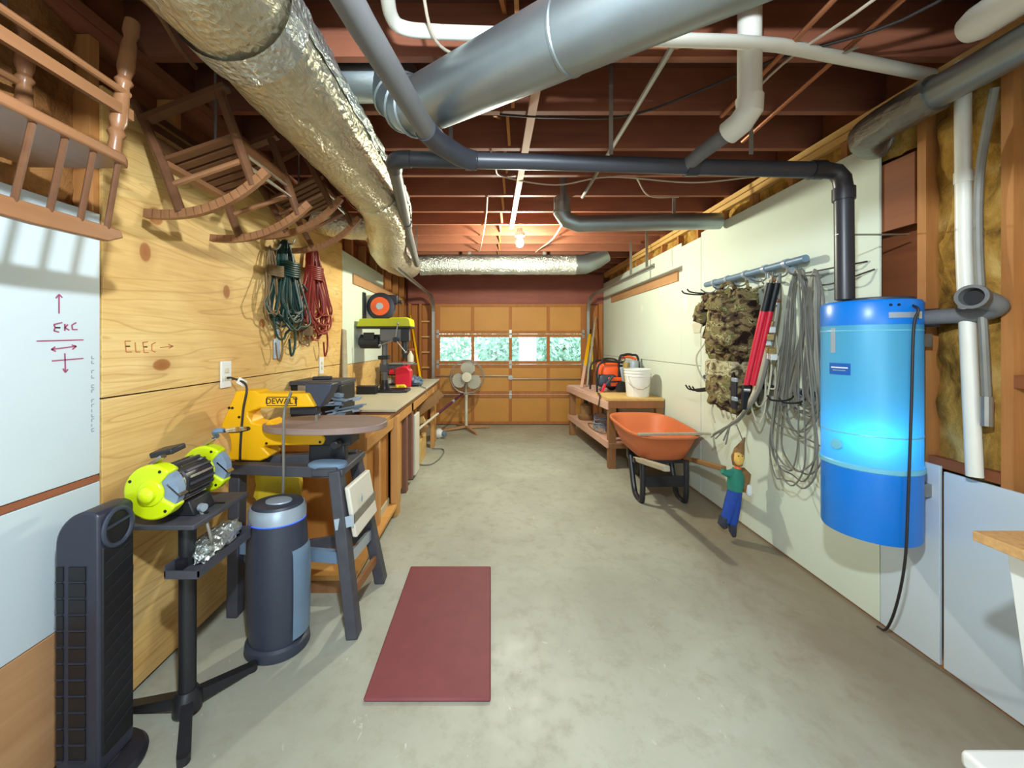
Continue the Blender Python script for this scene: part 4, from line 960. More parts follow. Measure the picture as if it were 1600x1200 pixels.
# ------------------------------------------------------------------ left workbench
t = thing('workbench', 'long wooden workbench with pale top along the left wall', 'workbench', (-1.15, 4.2, 0))
MB().box(XL + .005, -.83, 2.58, 6.0, .855, .89).build('bench_top', M['benchwood'], t, bevel=.003)
MB().box(XL + .005, -.79, 3.25, 6.02, .91, .93).build('top_sheet', M['paleboard'], t, bevel=.003)
MB().box(XL + .03, -.80, 3.28, 6.0, .89, .91).build('top_spacer', M['darkpost'], t, smooth=0)
MB().box(-.855, -.825, 2.6, 6.0, .765, .855).build('apron', M['benchwood'], t, bevel=.002)
MB().box(XL + .02, -.83, 2.59, 2.62, .765, .855).build('apron', M['benchwood'], t, bevel=.002)
def post(x, y, w_, d_, mat='benchpost', z0=0, z1=.855): MB().box(x - w_ / 2, x + w_ / 2, y - d_ / 2, y + d_ / 2, z0, z1).build('post', M[mat], t, bevel=.003)
post(-.875, 2.64, .05, .09); post(-1.46, 2.64, .09, .05)
post(-.825, 3.38, .055, .10); post(-.90, 3.36, .10, .04, 'benchply'); post(-.865, 3.62, .04, .09)
post(-.86, 4.12, .07, .09, 'darkpost', .06); post(-.86, 3.9, .05, .09, 'darkpost')
post(-.83, 5.55, .05, .10); post(-.86, 5.9, .06, .09, 'benchpost')
MB().box(XL + .05, -.87, 2.66, 2.68, .10, .765).build('end_panel', M['benchply'], t, smooth=0)
MB().box(-.89, -.875, 2.70, 3.33, .17, .765).build('inner_panel', M['benchply'], t, smooth=0)
MB().box(-1.42, -.86, 3.34, 3.36, .10, .8).build('inner_panel', M['benchply'], t, smooth=0)
MB().box(-.89, -.875, 3.42, 4.0, .06, .765).build('inner_panel', M['benchply'], t, smooth=0)
MB().box(-.875, -.84, 2.93, 2.98, .115, .765).build('inner_post', M['benchpost'], t, smooth=0)
MB().box(XL + .04, -.80, 2.30, 3.33, .085, .115).build('lower_shelf', M['shelfply'], t, bevel=.003)
MB().box(-.89, -.865, 2.72, 3.32, .115, .17).build('toe_board', M['paleboard'], t, smooth=0)
MB().box(XL + .06, -.84, 2.32, 2.36, 0, .085).build('skid', M['endwood'], t, smooth=0)
MB().box(XL + .06, -.84, 3.2, 3.24, 0, .085).build('skid', M['endwood'], t, smooth=0)
MB().box(-.842, -.815, 4.22, 4.46, .05, .70).build('cabinet_door', M['whiteboard'], t, bevel=.004)
MB().box(XL + .04, -.86, 4.48, 4.50, 0, .855).build('cabinet_side', M['benchpost'], t, smooth=0)
MB().box(XL + .04, -.86, 4.02, 4.04, 0, .855).build('cabinet_side', M['benchpost'], t, smooth=0)
MB().box(XL + .03, -.88, 4.52, 5.95, .30, .32).build('lower_shelf', M['benchwood'], t, smooth=0)
for (p0, p1, w_, h_, lb) in (((-1.25, 4.95, .40), (-.72, 5.12, .765), .13, .12, 'thick timber offcut slanting out under the bench top'),
                             ((-1.2, 5.22, .42), (-.69, 5.42, .795), .05, .12, 'second slanting timber offcut at the far bench end'),
                             ((-1.35, 4.9, .345), (-.80, 4.92, .40), .09, .05, 'short square timber lying low under the workbench'),
                             ((-1.3, 5.1, .345), (-.86, 5.06, .50), .04, .09, 'narrow pale timber offcut leaning in the low stack')):
    o = MB().bar(p0, p1, w_, h_).build('timber_offcut', M['lumber' if w_ < .05 else 'lumberdark'], bevel=.003); tag(o, lb, 'timber', 'timber offcuts under the workbench')
t = thing('cardboard_box', 'beige box on the floor under the far half of the workbench', 'box', (-.98, 5.0, 0))
MB().box(-1.18, -.86, 4.75, 5.2, 0, .29).build('box_body', M['lumber'], t, bevel=.004)
MB().box(-1.18, -.86, 4.965, 4.985, .29, .2915).build('tape', M['ivory'], t, smooth=0)
wire('loose_cable', [(-.9, 4.72, .01), (-.72, 4.75, .01), (-.64, 5.1, .01), (-.66, 5.4, .01), (-.82, 5.44, .01)], .008, 'greycord', 'grey cord looping on the floor beside the beige box', 'cord')
t = thing('plastic_jug', 'white jug with blue cap lying on the floor at the far bench end', 'jug', (-.86, 6.05, 0))
MB().lathe([(.03, 0), (.07, .01), (.075, .05), (.075, .15), (.04, .2), (.03, .21)], (-.93, 6.12, .075), 20, (.9, -.35, 0)).build('jug_body', M['white'], t)
MB().lathe([(.042, 0), (.042, .05), (.03, .055)], (-.745, 6.048, .075), 16, (.9, -.35, 0)).build('cap', M['bluegrey'], t)
t = thing('long_pole', 'long dark pole with pale grip leaning from the bench to the pedestal fan', 'pole', (-.9, 4.7, .35))
q0 = Vector((-.93, 4.62, .405)); q1 = Vector((-.455, 6.60, .64))
MB().cyl(q0, q0.lerp(q1, .42), .016, n=10).build('grip', M['ivory'], t)
MB().cyl(q0.lerp(q1, .41), q1, .021, .017, n=10).build('shaft', M['purple'], t)
MB().lathe([(.024, -.04), (.024, .04)], q0.lerp(q1, .72), 10, q1 - q0).build('ferrule', M['silver'], t)
o = MB().blob((-.93, 4.66, .36), (.05, .06, .05), 14, 10, .8, .3, 6).build('blue_cloth', M['slate']); tag(o, 'dark blue cloth bundled at the lower end of the long pole', 'cloth')

# things on the left bench
t = thing('tool_case', 'black boxy machine case standing on the near bench end by the plywood', 'case', (-1.31, 3.1, .89))
MB().box(-1.50, -1.12, 2.92, 3.22, .891, 1.17).build('case_body', M['blackdeep'], t, bevel=.01)
MB().box(-1.505, -1.115, 2.91, 3.23, 1.168, 1.20).build('case_lid', M['stand'], t, bevel=.006)
MB().box(-1.44, -1.38, 2.905, 2.92, 1.12, 1.17).build('latch', M['steel'], t, bevel=.003)
MB().box(-1.24, -1.18, 2.905, 2.92, 1.12, 1.17).build('latch', M['steel'], t, bevel=.003)
MB().tube(spline([(-1.40, 2.93, 1.05), (-1.38, 2.90, 1.06), (-1.24, 2.90, 1.06), (-1.22, 2.93, 1.05)], 5), .008, 8).build('handle', M['black'], t)
t = thing('remote_control', 'small black gadget lying on top of the black machine case', 'gadget', (-1.32, 3.06, 1.20))
MB().obox((-1.32, 3.06, 1.212), (.14, .07, .022), (0, 0, .3)).build('gadget_body', M['black'], t, bevel=.006)
MB().obox((-1.32, 3.06, 1.225), (.07, .03, .006), (0, 0, .3)).build('buttons', M['greypipe'], t)
random.seed(21)
lbl = ['lowest pale metal bracket of the pile on the bench beside the saw', 'second metal bracket from the bottom of the pile beside the saw', 'third metal bracket from the bottom of the pile beside the saw', 'fourth metal bracket up, pale, in the pile beside the saw',
       'fifth metal bracket up in the pile beside the saw', 'third metal bracket from the top of the pile beside the saw', 'pale metal bracket just below the top of the pile beside the saw', 'topmost metal bracket of the pile on the bench beside the saw']
for k in range(8):
    y = 2.86 - .022 * (k % 3); z = .905 + .027 * k
    b = MB(); ang = random.uniform(-.35, .6); ti = random.uniform(-.22, .22); xx = -1.10 + random.uniform(-.07, .07) - .006 * k
    b.obox((xx, y, z), (.28 + random.uniform(-.08, .06), .045, .012), (ti * .3, ti, ang)).obox((xx + .09, y, z + .012), (.05, .05, .026), (0, ti, ang)).cyl((xx - .06, y - .03, z), (xx - .06, y + .03, z + .015), .012, n=8)
    o = b.build('metal_strip', M['bluegrey' if k % 3 else 'silver'], bevel=.002); tag(o, lbl[k], 'metal strip', 'metal strips piled on the left bench')
for k in range(3):
    o = MB().obox((-1.03 + .05 * k, 2.70 + .03 * k, .897 + .014 * k), (.34, .04, .012), (0, 0, .5 + .1 * k)).build('wood_strip', M['lumber' if k != 1 else 'blackdeep'], bevel=.002)
    tag(o, ['pale wooden stick lying slantwise in front of the metal strips', 'black stick between two pale sticks on the near bench', 'second pale wooden stick, highest of the three near sticks'][k], 'stick')

t = thing('drill_press', 'benchtop drill press with lime belt cover on the left workbench', 'drill press', (-1.19, 4.43, .93))
MB().prism([(-1.33, 4.32), (-1.0, 4.30), (-.93, 4.34), (-.93, 4.54), (-1.33, 4.54)], (0, 0, .931), (1, 0, 0), (0, 1, 0), (0, 0, .035)).build('base', M['blackmetal'], t, bevel=.008)
for y in (4.38, 4.48): MB().box(-1.10, -.96, y - .008, y + .008, .966, .969).build('base_slot', M['blackdeep'], t, smooth=0)
MB().lathe([(.06, 0), (.055, .03), (.04, .06), (.034, .10)], (-1.205, 4.43, .966), 24).build('column_foot', M['blackmetal'], t)
MB().cyl((-1.205, 4.43, .98), (-1.205, 4.43, 1.66), .032, n=20).build('column', M['greypipe'], t)
MB().box(-1.27, -1.15, 4.38, 4.48, 1.30, 1.34).build('column_collar', M['blackdeep'], t, bevel=.006)
MB().box(-1.24, -.93, 4.35, 4.51, 1.50, 1.645).build('head', M['greypipe'], t, bevel=.015)
MB().cyl((-.98, 4.43, 1.36), (-.98, 4.43, 1.5), .035, n=18).cyl((-.98, 4.43, 1.30), (-.98, 4.43, 1.36), .02, .026, 14).build('quill', M['blackmetal'], t)
MB().box(-1.0, -.91, 4.33, 4.36, 1.50, 1.64).build('switch_box', M['blackdeep'], t, bevel=.004)
fh = MB().cyl((-1.05, 4.35, 1.52), (-1.05, 4.28, 1.52), .03, n=16).build('feed_hub', M['black'], t)
for a_ in (200, 310, 80):
    d = Vector((math.cos(math.radians(a_)), -.1, math.sin(math.radians(a_))))
    p = Vector((-1.05, 4.29, 1.52)); MB().cyl(p, p + d * .17, .006, n=8).blob(p + d * .18, (.014, .014, .014), 10, 8).build('feed_handle', M['steel'], fh)
MB().cyl((-1.47, 4.43, 1.50), (-1.26, 4.43, 1.50), .08, n=24).cyl((-1.49, 4.43, 1.50), (-1.25, 4.43, 1.50), .05, n=20).build('motor', M['black'], t)
MB().box(-1.42, -1.30, 4.34, 4.36, 1.52, 1.60).build('motor_box', M['blackmetal'], t, bevel=.004)
cv = [(-1.49, 1.665), (-.885, 1.665), (-.895, 1.75), (-.93, 1.768), (-1.1, 1.768), (-1.13, 1.755), (-1.45, 1.755)]
MB().prism(cv, (0, 4.31, 0), (1, 0, 0), (0, 0, 1), (0, .24, 0)).build('belt_cover', M['limedark'], t, bevel=.012)
MB().box(-1.49, -.885, 4.31, 4.55, 1.645, 1.667).build('belt_pan', M['blackdeep'], t, bevel=.004)
MB().box(-1.13, -.88, 4.33, 4.53, 1.245, 1.263).build('work_table', M['steel'], t, bevel=.004)
MB().bar((-1.2, 4.43, 1.2), (-1.0, 4.43, 1.245), .05, .05).box(-1.25, -1.16, 4.385, 4.475, 1.16, 1.24).build('table_bracket', M['stand'], t, bevel=.005)
t = thing('hose_reel', 'black reel with orange disc mounted on the left wall', 'reel', (-1.32, 4.76, 1.75))
RC = Vector((-1.32, 4.70, 1.92))
MB().box(XL + .001, XL + .02, 4.58, 4.66, 1.75, 2.08).build('wall_plate', M['blackdeep'], t, bevel=.003)
MB().box(XL + .01, -1.30, 4.72, 4.80, 2.0, 2.06).box(XL + .01, -1.42, 4.70, 4.80, 1.76, 2.06).build('bracket', M['ivory'], t, bevel=.003)
MB().lathe([(.12, 0), (.165, .01), (.165, .09), (.12, .10)], RC - Vector((0, .05, 0)) + Vector((0, .0, 0)), 40, (0, 1, 0)).build('reel_drum', M['black'], t)
rd_ = MB().lathe([(.11, -.004), (.11, .02), (.05, .02)], RC - Vector((0, .06, 0)), 36, (0, 1, 0)).build('reel_disc', M['orange'], t)
MB().lathe([(.04, -.01), (.04, .02)], RC - Vector((0, .068, 0)), 24, (0, 1, 0)).build('reel_hub', M['silver'], rd_)
MB().box(-1.24, -1.12, 4.68, 4.76, 1.95, 2.06).cyl((-1.13, 4.72, 1.99), (-1.07, 4.72, 1.97), .02, n=10).build('cable_guide', M['black'], t, bevel=.01)
t = thing('black_tray', 'low black box behind the drill press base on the bench', 'box', (-1.34, 4.25, .93))
MB().box(-1.45, -1.24, 4.2, 4.30, .931, 1.01).build('tray_body', M['blackdeep'], t, bevel=.004)
MB().box(-1.455, -1.235, 4.195, 4.305, 1.008, 1.018).build('tray_rim', M['black'], t, bevel=.003)
t = thing('red_can', 'bright red plastic can on the far half of the left bench', 'can', (-1.10, 4.95, .93))
MB().prism([(-.10, 0), (.10, 0), (.095, .20), (.05, .255), (-.02, .27), (-.10, .22)], (-1.10, 4.88, .931), (1, 0, 0), (0, 0, 1), (0, .14, 0)).build('can_body', M['red'], t, bevel=.015)
MB().tube(spline([(-1.17, 4.95, 1.16), (-1.16, 4.95, 1.22), (-1.08, 4.95, 1.235), (-1.04, 4.95, 1.18)], 5), .014, 10).build('handle', M['red'], t)
MB().cyl((-1.05, 4.95, 1.18), (-1.02, 4.95, 1.24), .022, .014, 12).build('spout', M['red'], t)
t = thing('parts_rack', 'black wire parts rack standing behind the drill press column', 'rack', (-1.27, 4.95, .93))
for z in (.94, 1.06, 1.20): MB().box(-1.44, -1.13 if z < 1.1 else -.98, 5.06, 5.24, z, z + .01).build('rack_shelf', M['blackdeep' if z < 1.15 else 'greypipe'], t)
for x in (-1.435, -1.135):
    for y in (5.065, 5.235): MB().cyl((x, y, .931), (x, y, 1.22), .006, n=6).build('rack_post', M['blackdeep'], t)
for i, (x, z, mt, lb) in enumerate(((-1.40, .952, 'green', 'small green tin on the lowest shelf of the black rack'), (-1.33, .952, 'white', 'small white tub on the lowest shelf of the black rack'), (-1.25, .952, 'chairlight', 'small brown box on the lowest shelf of the black rack'),
                                   (-1.39, 1.071, 'greencord', 'dark green box on the middle shelf of the black rack'), (-1.30, 1.071, 'red', 'small red box on the middle shelf of the black rack'), (-1.21, 1.071, 'camo', 'mottled tin on the middle shelf of the black rack'))):
    o = MB().box(x - .03, x + .03, 5.10, 5.2, z, z + .07).box(x - .032, x + .032, 5.098, 5.202, z + .07, z + .08).build('small_box', M[mt], bevel=.004); tag(o, lb, 'box')
t = thing('spray_bottle', 'clear spray bottle on the top shelf behind the drill press', 'bottle', (-1.06, 5.15, 1.21))
MB().lathe([(.04, 0), (.042, .1), (.015, .15), (.015, .17)], (-1.06, 5.15, 1.211), 16).build('bottle', M['ivory'], t)
MB().box(-1.09, -1.01, 5.135, 5.165, 1.38, 1.41).build('sprayer_head', M['brownwood'], t, bevel=.005)
o = MB().obox((-1.1, 4.75, .955), (.12, .06, .045), (0, 0, .4)).cyl((-1.1, 4.72, .955), (-1.02, 4.69, .955), .02, n=10).build('tape_measure', M['yellowbag'], bevel=.012); tag(o, 'yellow and black gadget lying in front of the red can', 'gadget')
o = MB().blob((-.97, 5.05, .985), (.085, .13, .055), 20, 12, .9, .8, 8, (0, 0, .3), 3).build('work_gloves', M['bluegrey']); tag(o, 'heap of blue grey gloves beside the red can', 'gloves')
wire('trailing_cable', [(-.93, 4.95, .95), (-.86, 4.85, .94), (-.80, 4.75, .938), (-.782, 4.7, .93), (-.775, 4.68, .86)], .005, 'greycord', 'grey cord trailing over the bench edge near the gloves', 'cord')
t = thing('spirit_level', 'yellow spirit level leaning upright at the far end of the bench', 'level', (-1.08, 5.95, .93))
MB().bar((-1.08, 5.95, .932), (-1.46, 7.06, 1.95), .03, .09).build('level_body', M['yellow'], t, bevel=.003)
d = Vector((-.38, 1.11, 1.018)); MB().bar(Vector((-1.08, 5.95, .932)) + d * .45, Vector((-1.08, 5.95, .932)) + d * .52, .034, .05).build('vial', M['clearplastic'], t)

# ------------------------------------------------------------------ pedestal fan
t = thing('pedestal_fan', 'ivory pedestal fan with round wire cage in front of the garage door', 'fan', (-.42, 6.68, 0))
FC = Vector((-.42, 6.66, 0)); FH = Vector((-.40, 6.56, .915))
for a_ in (200, 20, -62, 118):
    d = Vector((math.cos(math.radians(a_)), math.sin(math.radians(a_)), 0)) * .42
    MB().bar(FC + Vector((0, 0, .06)), FC + d + Vector((0, 0, .018)), .05, .035, w1=.04, h1=.03).build('base_arm', M['rawwood'], t, bevel=.004)
MB().cyl(FC + Vector((0, 0, .05)), FC + Vector((0, 0, .62)), .026, n=16).cyl(FC + Vector((0, 0, .6)), FC + Vector((0, 0, .88)), .016, n=12).build('pole', M['ivory'], t)
MB().cyl(FH + Vector((0, .0, 0)), FH + Vector((0, .17, 0)), .07, .055, 20).build('motor_housing', M['ivory'], t)
for yy, rr in ((-.085, .27), (-.03, .285), (.03, .275)):
    MB().tube([FH + Vector((rr * math.cos(a_), yy + .01, rr * math.sin(a_))) for a_ in [2 * PI * k / 40 for k in range(40)]], .006, 6, True).build('cage_ring', M['cage'], t)
cg = MB()
for k in range(40):
    a_ = 2 * PI * k / 40; c, s_ = math.cos(a_), math.sin(a_)
    cg.tube([FH + Vector((.07 * c, -.105, .07 * s_)), FH + Vector((.18 * c, -.10, .18 * s_)), FH + Vector((.26 * c, -.08, .26 * s_)), FH + Vector((.284 * c, -.02, .284 * s_)), FH + Vector((.26 * c, .05, .26 * s_)), FH + Vector((.07 * c, .08, .07 * s_))], .0022, 4)
g = cg.build('cage_wires', M['cage'], t); g['kind'] = 'stuff'
MB().lathe([(.085, 0), (.08, .015), (.03, .02), (.001, .02)], FH + Vector((0, -.10, 0)), 24, (0, -1, 0)).build('cage_badge', M['ivory'], t)
for k in range(3):
    a0 = 2 * PI * k / 3 + .5; pl = []
    for q in range(13):
        u = q / 12; rr = .05 + .205 * math.sin(PI * u) ** .45; a_ = a0 + 1.95 * u; pl.append((rr * math.cos(a_), rr * math.sin(a_)))
    MB().prism(pl, FH + Vector((0, -.035, 0)), (1, .08, 0), (0, .05, 1), (0, .004, 0)).build('blade', M['fanblade'], t)

# ------------------------------------------------------------------ floor mat
o = MB().prism([(-.529, 1.614), (.0, 1.614), (.0, 2.575), (-.529, 2.575)], (0, 0, .0005), (1, 0, 0), (0, 1, 0), (0, 0, .016)).build('rubber_mat', M['mat'], bevel=.009)
tag(o, 'maroon rectangular anti-fatigue mat lying on the concrete floor', 'mat')

# ------------------------------------------------------------------ right workbench and what stands on it
t = thing('low_workbench', 'low two-shelf wooden bench with pinkish top along the right wall', 'workbench', (1.7, 5.4, 0))
X0, X1, Y0, Y1, ZT = 1.385, 2.04, 4.60, 6.35, .80
MB().prism([(X0, Y0), (X1, Y0), (X1, Y1), (X0 - .14, Y1)], (0, 0, ZT - .02), (1, 0, 0), (0, 1, 0), (0, 0, .022)).build('bench_top', M['pinewood'], t, bevel=.003)
MB().box(X0 - .01, X1, Y0 - .01, 5.15, ZT + .002, ZT + .032).build('top_board', M['lumber'], t, bevel=.003)
MB().bar((X0 - .0, Y0, ZT - .06), (X0 - .14, Y1, ZT - .06), .03, .09).build('front_apron', M['pinewood'], t, bevel=.003)
MB().box(X0, X1, Y0 - .012, Y0 + .02, ZT - .085, ZT + .002).build('end_apron', M['endwood'], t, bevel=.003)
MB().prism([(X0, Y0), (X1, Y0), (X1, Y1), (X0 - .12, Y1)], (0, 0, .30), (1, 0, 0), (0, 1, 0), (0, 0, .022)).build('lower_shelf', M['pinewood'], t, bevel=.003)
MB().bar((X0 - .005, Y0, .285), (X0 - .12, Y1, .285), .03, .085).build('shelf_apron', M['pinewood'], t, bevel=.003)
MB().box(X0, X1, Y0 - .012, Y0 + .02, .24, .30).build('shelf_end', M['endwood'], t, bevel=.003)
for x, y in ((X0 + .045, Y0 + .03), (X1 - .05, Y0 + .03), (X0 - .07, Y1 - .06), (X1 - .05, Y1 - .06)):
    MB().box(x - .045, x + .045, y - .035, y + .035, 0, ZT - .02).build('leg', M['endwood'], t, bevel=.003)
MB().box(X0 + .1, X1 - .02, Y0 + .0, Y0 + .015, .32, .72).build('end_panel', M['darkpost'], t, smooth=0) if False else None
BT = ZT + .032
t = thing('white_bucket', 'white plastic bucket with ribbed rim on the near end of the low bench', 'bucket', (1.80, 4.79, BT))
bb_ = MB().lathe([(.128, 0), (.132, .012), (.150, .245), (.156, .247), (.156, .262), (.151, .264), (.153, .282), (.159, .284), (.159, .30), (.153, .302), (.155, .318), (.162, .32), (.162, .335), (.15, .335), (.145, .30), (.127, .02), (.001, .018)], (1.80, 4.79, BT), 36, caps=False).build('bucket_body', M['white'], t)
MB().tube(spline([(1.655, 4.74, BT + .27), (1.66, 4.66, BT + .16), (1.76, 4.61, BT + .105), (1.88, 4.63, BT + .15), (1.945, 4.74, BT + .27)], 6), .004, 6).build('bail_handle', M['steel'], t)
MB().cyl((1.73, 4.615, BT + .112), (1.80, 4.605, BT + .112), .012, n=10).build('handle_grip', M['ivory'], t)
BT2 = ZT + .003
t = thing('pressure_washer', 'orange and black wheeled machine in a tube frame on the low bench', 'machine', (1.62, 5.35, BT2))
px0, py0 = 1.62, 5.40
MB().blob((px0, py0, BT2 + .30), (.14, .15, .12), 24, 16, .45, .05, 6).build('housing', M['orange'], t)
MB().blob((px0 - .05, py0 - .1, BT2 + .17), (.13, .08, .09), 20, 12, .5, .1, 6).build('engine_block', M['slate'], t)
MB().box(px0 - .05, px0 + .14, py0 - .19, py0 - .15, BT2 + .17, BT2 + .22).box(px0 - .02, px0 + .13, py0 - .19, py0 - .15, BT2 + .1, BT2 + .15).build('front_guard', M['orange'], t, bevel=.008)
for s_ in (-1, 1):
    yy = py0 + s_ * .18
    MB().tube(spline([(px0 - .2, yy, BT2 + .02), (px0 - .2, yy, BT2 + .30), (px0 - .13, yy, BT2 + .42), (px0 + .1, yy, BT2 + .42), (px0 + .2, yy, BT2 + .36), (px0 + .2, yy, BT2 + .02)], 5), .014, 8).build('frame_tube', M['blackdeep'], t)
MB().tube(spline([(px0 - .12, py0 - .18, BT2 + .42), (px0 - .08, py0 - .05, BT2 + .46), (px0 + .06, py0 - .05, BT2 + .46), (px0 + .1, py0 - .18, BT2 + .42)], 5), .013, 8).build('carry_handle', M['blackdeep'], t)
MB().lathe([(.04, 0), (.085, .005), (.085, .055), (.04, .06)], (px0 + .12, py0 - .27, BT2 + .085), 24, (0, 1, 0)).build('wheel', M['blackdeep'], t)
MB().lathe([(.04, 0), (.085, .005), (.085, .055), (.04, .06)], (px0 + .12, py0 + .2, BT2 + .085), 24, (0, 1, 0)).build('wheel', M['blackdeep'], t)
MB().cyl((px0 + .12, py0 - .25, BT2 + .085), (px0 + .12, py0 + .24, BT2 + .085), .012, n=8).build('axle', M['steel'], t)
MB().bar((px0 + .17, py0 - .2, BT2 + .12), (px0 + .13, py0 - .2, BT2 + .36), .07, .03).build('detergent_tank', M['silver'], t, bevel=.01)
MB().tube(spline([(px0 - .18, py0 - .22, BT2 + .05), (px0 - .1, py0 - .22, BT2 + .12), (px0 + .0, py0 - .22, BT2 + .24)], 5), .018, 8).build('spray_gun', M['slate'], t)
MB().bar((px0 - .16, py0 - .24, BT2 + .02), (px0 - .11, py0 - .24, BT2 + .14), .04, .03).build('gun_trigger', M['red'], t, bevel=.005)
MB().tube(spline([(px0 - .12, py0 - .24, BT2 + .03), (px0 - .2, py0 - .3, BT2 + .012), (px0 - .26, 4.98, BT + .01), (X0 - .03, 4.85, BT + .005), (X0 - .05, 4.84, ZT - .1)], 6), .008, 8).build('hose', M['darkwire'], t)
t = thing('backpack_blower', 'upright cylinder pack with black hoop handle standing behind the white bucket', 'blower', (1.87, 5.3, BT2))
MB().cyl((1.90, 5.22, BT2), (1.90, 5.22, BT2 + .44), .07, n=20).build('tank', M['silver'], t)
MB().cyl((1.80, 5.20, BT2), (1.80, 5.20, BT2 + .42), .04, n=16).build('canister', M['brass'], t)
MB().tube(spline([(1.73, 5.26, BT2 + .02), (1.73, 5.26, BT2 + .45), (1.80, 5.26, BT2 + .52), (1.90, 5.26, BT2 + .52), (1.985, 5.26, BT2 + .46), (1.985, 5.26, BT2 + .02)], 6), .015, 8).build('hoop_frame', M['blackdeep'], t)
MB().tube(spline([(1.76, 5.27, BT2 + .47), (1.85, 5.27, BT2 + .495), (1.96, 5.27, BT2 + .46)], 5), .018, 8).build('handle_pad', M['orange'], t)
MB().box(1.74, 1.985, 5.28, 5.36, BT2 + .05, BT2 + .38).build('back_plate', M['black'], t, bevel=.015)
MB().tube([(1.77 + .03 * math.cos(a_), 5.24, BT2 + .46 + .03 * math.sin(a_)) for a_ in [2 * PI * k / 14 for k in range(14)]], .006, 6, True).build('ring', M['blackdeep'], t)
for (p0, p1, w_, mt, lb, nm) in (((1.37, 5.9, BT2), (1.80, 7.04, 1.72), .045, 'yellow', 'yellow handled tool leaning at the far end of the low bench', 'leaning_tool'),
                                 ((1.50, 6.1, BT2), (1.90, 7.08, 1.95), .03, 'greywood', 'grey wooden stick leaning in the far right corner', 'leaning_stick'),
                                 ((1.85, 6.9, 1.2), (1.86, 7.08, 1.62), .05, 'yellowbag', 'short yellow green bar hanging in the far right corner', 'corner_bar')):
    b = MB()
    if nm == 'corner_bar':
        o = MB().box(1.80, 1.86, YF - .05, YF - .032, 1.42, 1.60).box(1.81, 1.85, YF - .048, YF - .03, 1.0, 1.42).build(nm, M[mt]); tag(o, lb, 'bar'); continue
    tt = thing(nm, lb, 'stick' if 'stick' in nm else 'tool', p0)
    q0 = Vector(p0); q1 = Vector(p1)
    MB().bar(q0, q0.lerp(q1, .35), w_, .03).build('lower_shaft', M['pinewood' if mt == 'yellow' else mt], tt, bevel=.004)
    MB().bar(q0.lerp(q1, .34), q0.lerp(q1, .9), w_ * 1.1, .035).build('grip', M[mt], tt, bevel=.004)
    MB().cyl(q0.lerp(q1, .88), q1, .012, n=8).build('tip', M['darkwire' if mt == 'yellow' else mt], tt)
t = thing('power_drill', 'black and orange power tool with tangled cord on the lower shelf of the low bench', 'power tool', (1.47, 4.95, .322))
MB().blob((1.50, 4.88, .40), (.06, .09, .05), 18, 12, .6, .1, 5).box(1.47, 1.53, 4.80, 4.86, .322, .40).build('tool_body', M['black'], t)
MB().blob((1.46, 4.78, .355), (.035, .035, .03), 14, 10, .7).build('tool_cap', M['orange'], t)
cb = MB(); random.seed(5)
for k in range(5):
    c = Vector((1.45 + .02 * k, 5.2 + .06 * k, .335 + .03 * k)); cb.tube(spline([c + Vector((.08 * math.cos(a_), .13 * math.sin(a_), random.uniform(-.01, .03))) for a_ in [2 * PI * q / 9 for q in range(9)]], 3, True), .007, 6, True)
cb.build('tangled_cord', M['bluegrey'], t)
MB().tube(spline([(1.46, 4.85, .36), (1.40, 5.0, .335), (1.36, 5.3, .331), (1.40, 5.6, .331), (1.5, 5.5, .331)], 6), .007, 6).build('power_cord', M['lumberdark'], t)
t = thing('black_pot', 'dark round pot on the far end of the low bench shelf', 'pot', (1.42, 5.95, .322))
MB().lathe([(.10, 0), (.115, .02), (.12, .07), (.09, .09), (.085, .22), (.05, .25)], (1.44, 5.92, .322), 24).build('pot_body', M['lumberdark'], t)
MB().cyl((1.44, 5.92, .57), (1.44, 5.92, .62), .03, n=12).build('knob', M['blackdeep'], t)

# ------------------------------------------------------------------ wheelbarrow
t = thing('wheelbarrow', 'orange plastic tub wheelbarrow on wooden handles near the right wall', 'wheelbarrow', (1.65, 3.9, 0))
def ring(cx, cy, hx, hy, p=.42, skew=0):
    out = []
    for k in range(40):
        a_ = 2 * PI * k / 40; c, s_ = math.cos(a_), math.sin(a_)
        out.append((cx + hx * math.copysign(abs(c) ** (p * 1.25), c) , cy + hy * math.copysign(abs(s_) ** (p * 1.4), s_)))
    return out
cxw = 1.655
secs = [(ring(cxw, 4.02, .205, .30), .375), (ring(cxw, 4.03, .245, .36), .41), (ring(cxw, 4.06, .29, .45), .52), (ring(cxw, 4.05, .325, .485), .625), (ring(cxw, 4.05, .345, .51), .635), (ring(cxw, 4.05, .345, .51), .65), (ring(cxw, 4.05, .325, .49), .652), (ring(cxw, 4.045, .312, .47), .63), (ring(cxw, 4.05, .27, .42), .50), (ring(cxw, 4.02, .20, .30), .395)]
b = MB(); vs = []; fs = []
for rg, z in secs: vs += [(x, y, z + (y - 4.05) * .05) for x, y in rg]
for i in range(len(secs) - 1):
    for k in range(40):
        l = (k + 1) % 40; fs.append((i * 40 + k, i * 40 + l, (i + 1) * 40 + l, (i + 1) * 40 + k))
fs.append(tuple(range(39, -1, -1))); fs.append(tuple((len(secs) - 1) * 40 + k for k in range(40)))
b.add(vs, fs).build('tub', M['tub'], t, smooth=50)
for s_, xa, xb in ((-1, 1.36, 1.52), (1, 1.80, 1.79)):
    pass
MB().bar((1.345, 2.98, .525), (1.37, 3.6, .405), .05, .045).bar((1.37, 3.6, .405), (1.57, 4.42, .19), .045, .04).build('handle', M['greywood'], t, bevel=.008)
MB().bar((1.79, 3.0, .52), (1.87, 3.6, .405), .045, .04).bar((1.87, 3.6, .405), (1.74, 4.42, .19), .045, .04).build('handle', M['lumberdark'], t, bevel=.008)
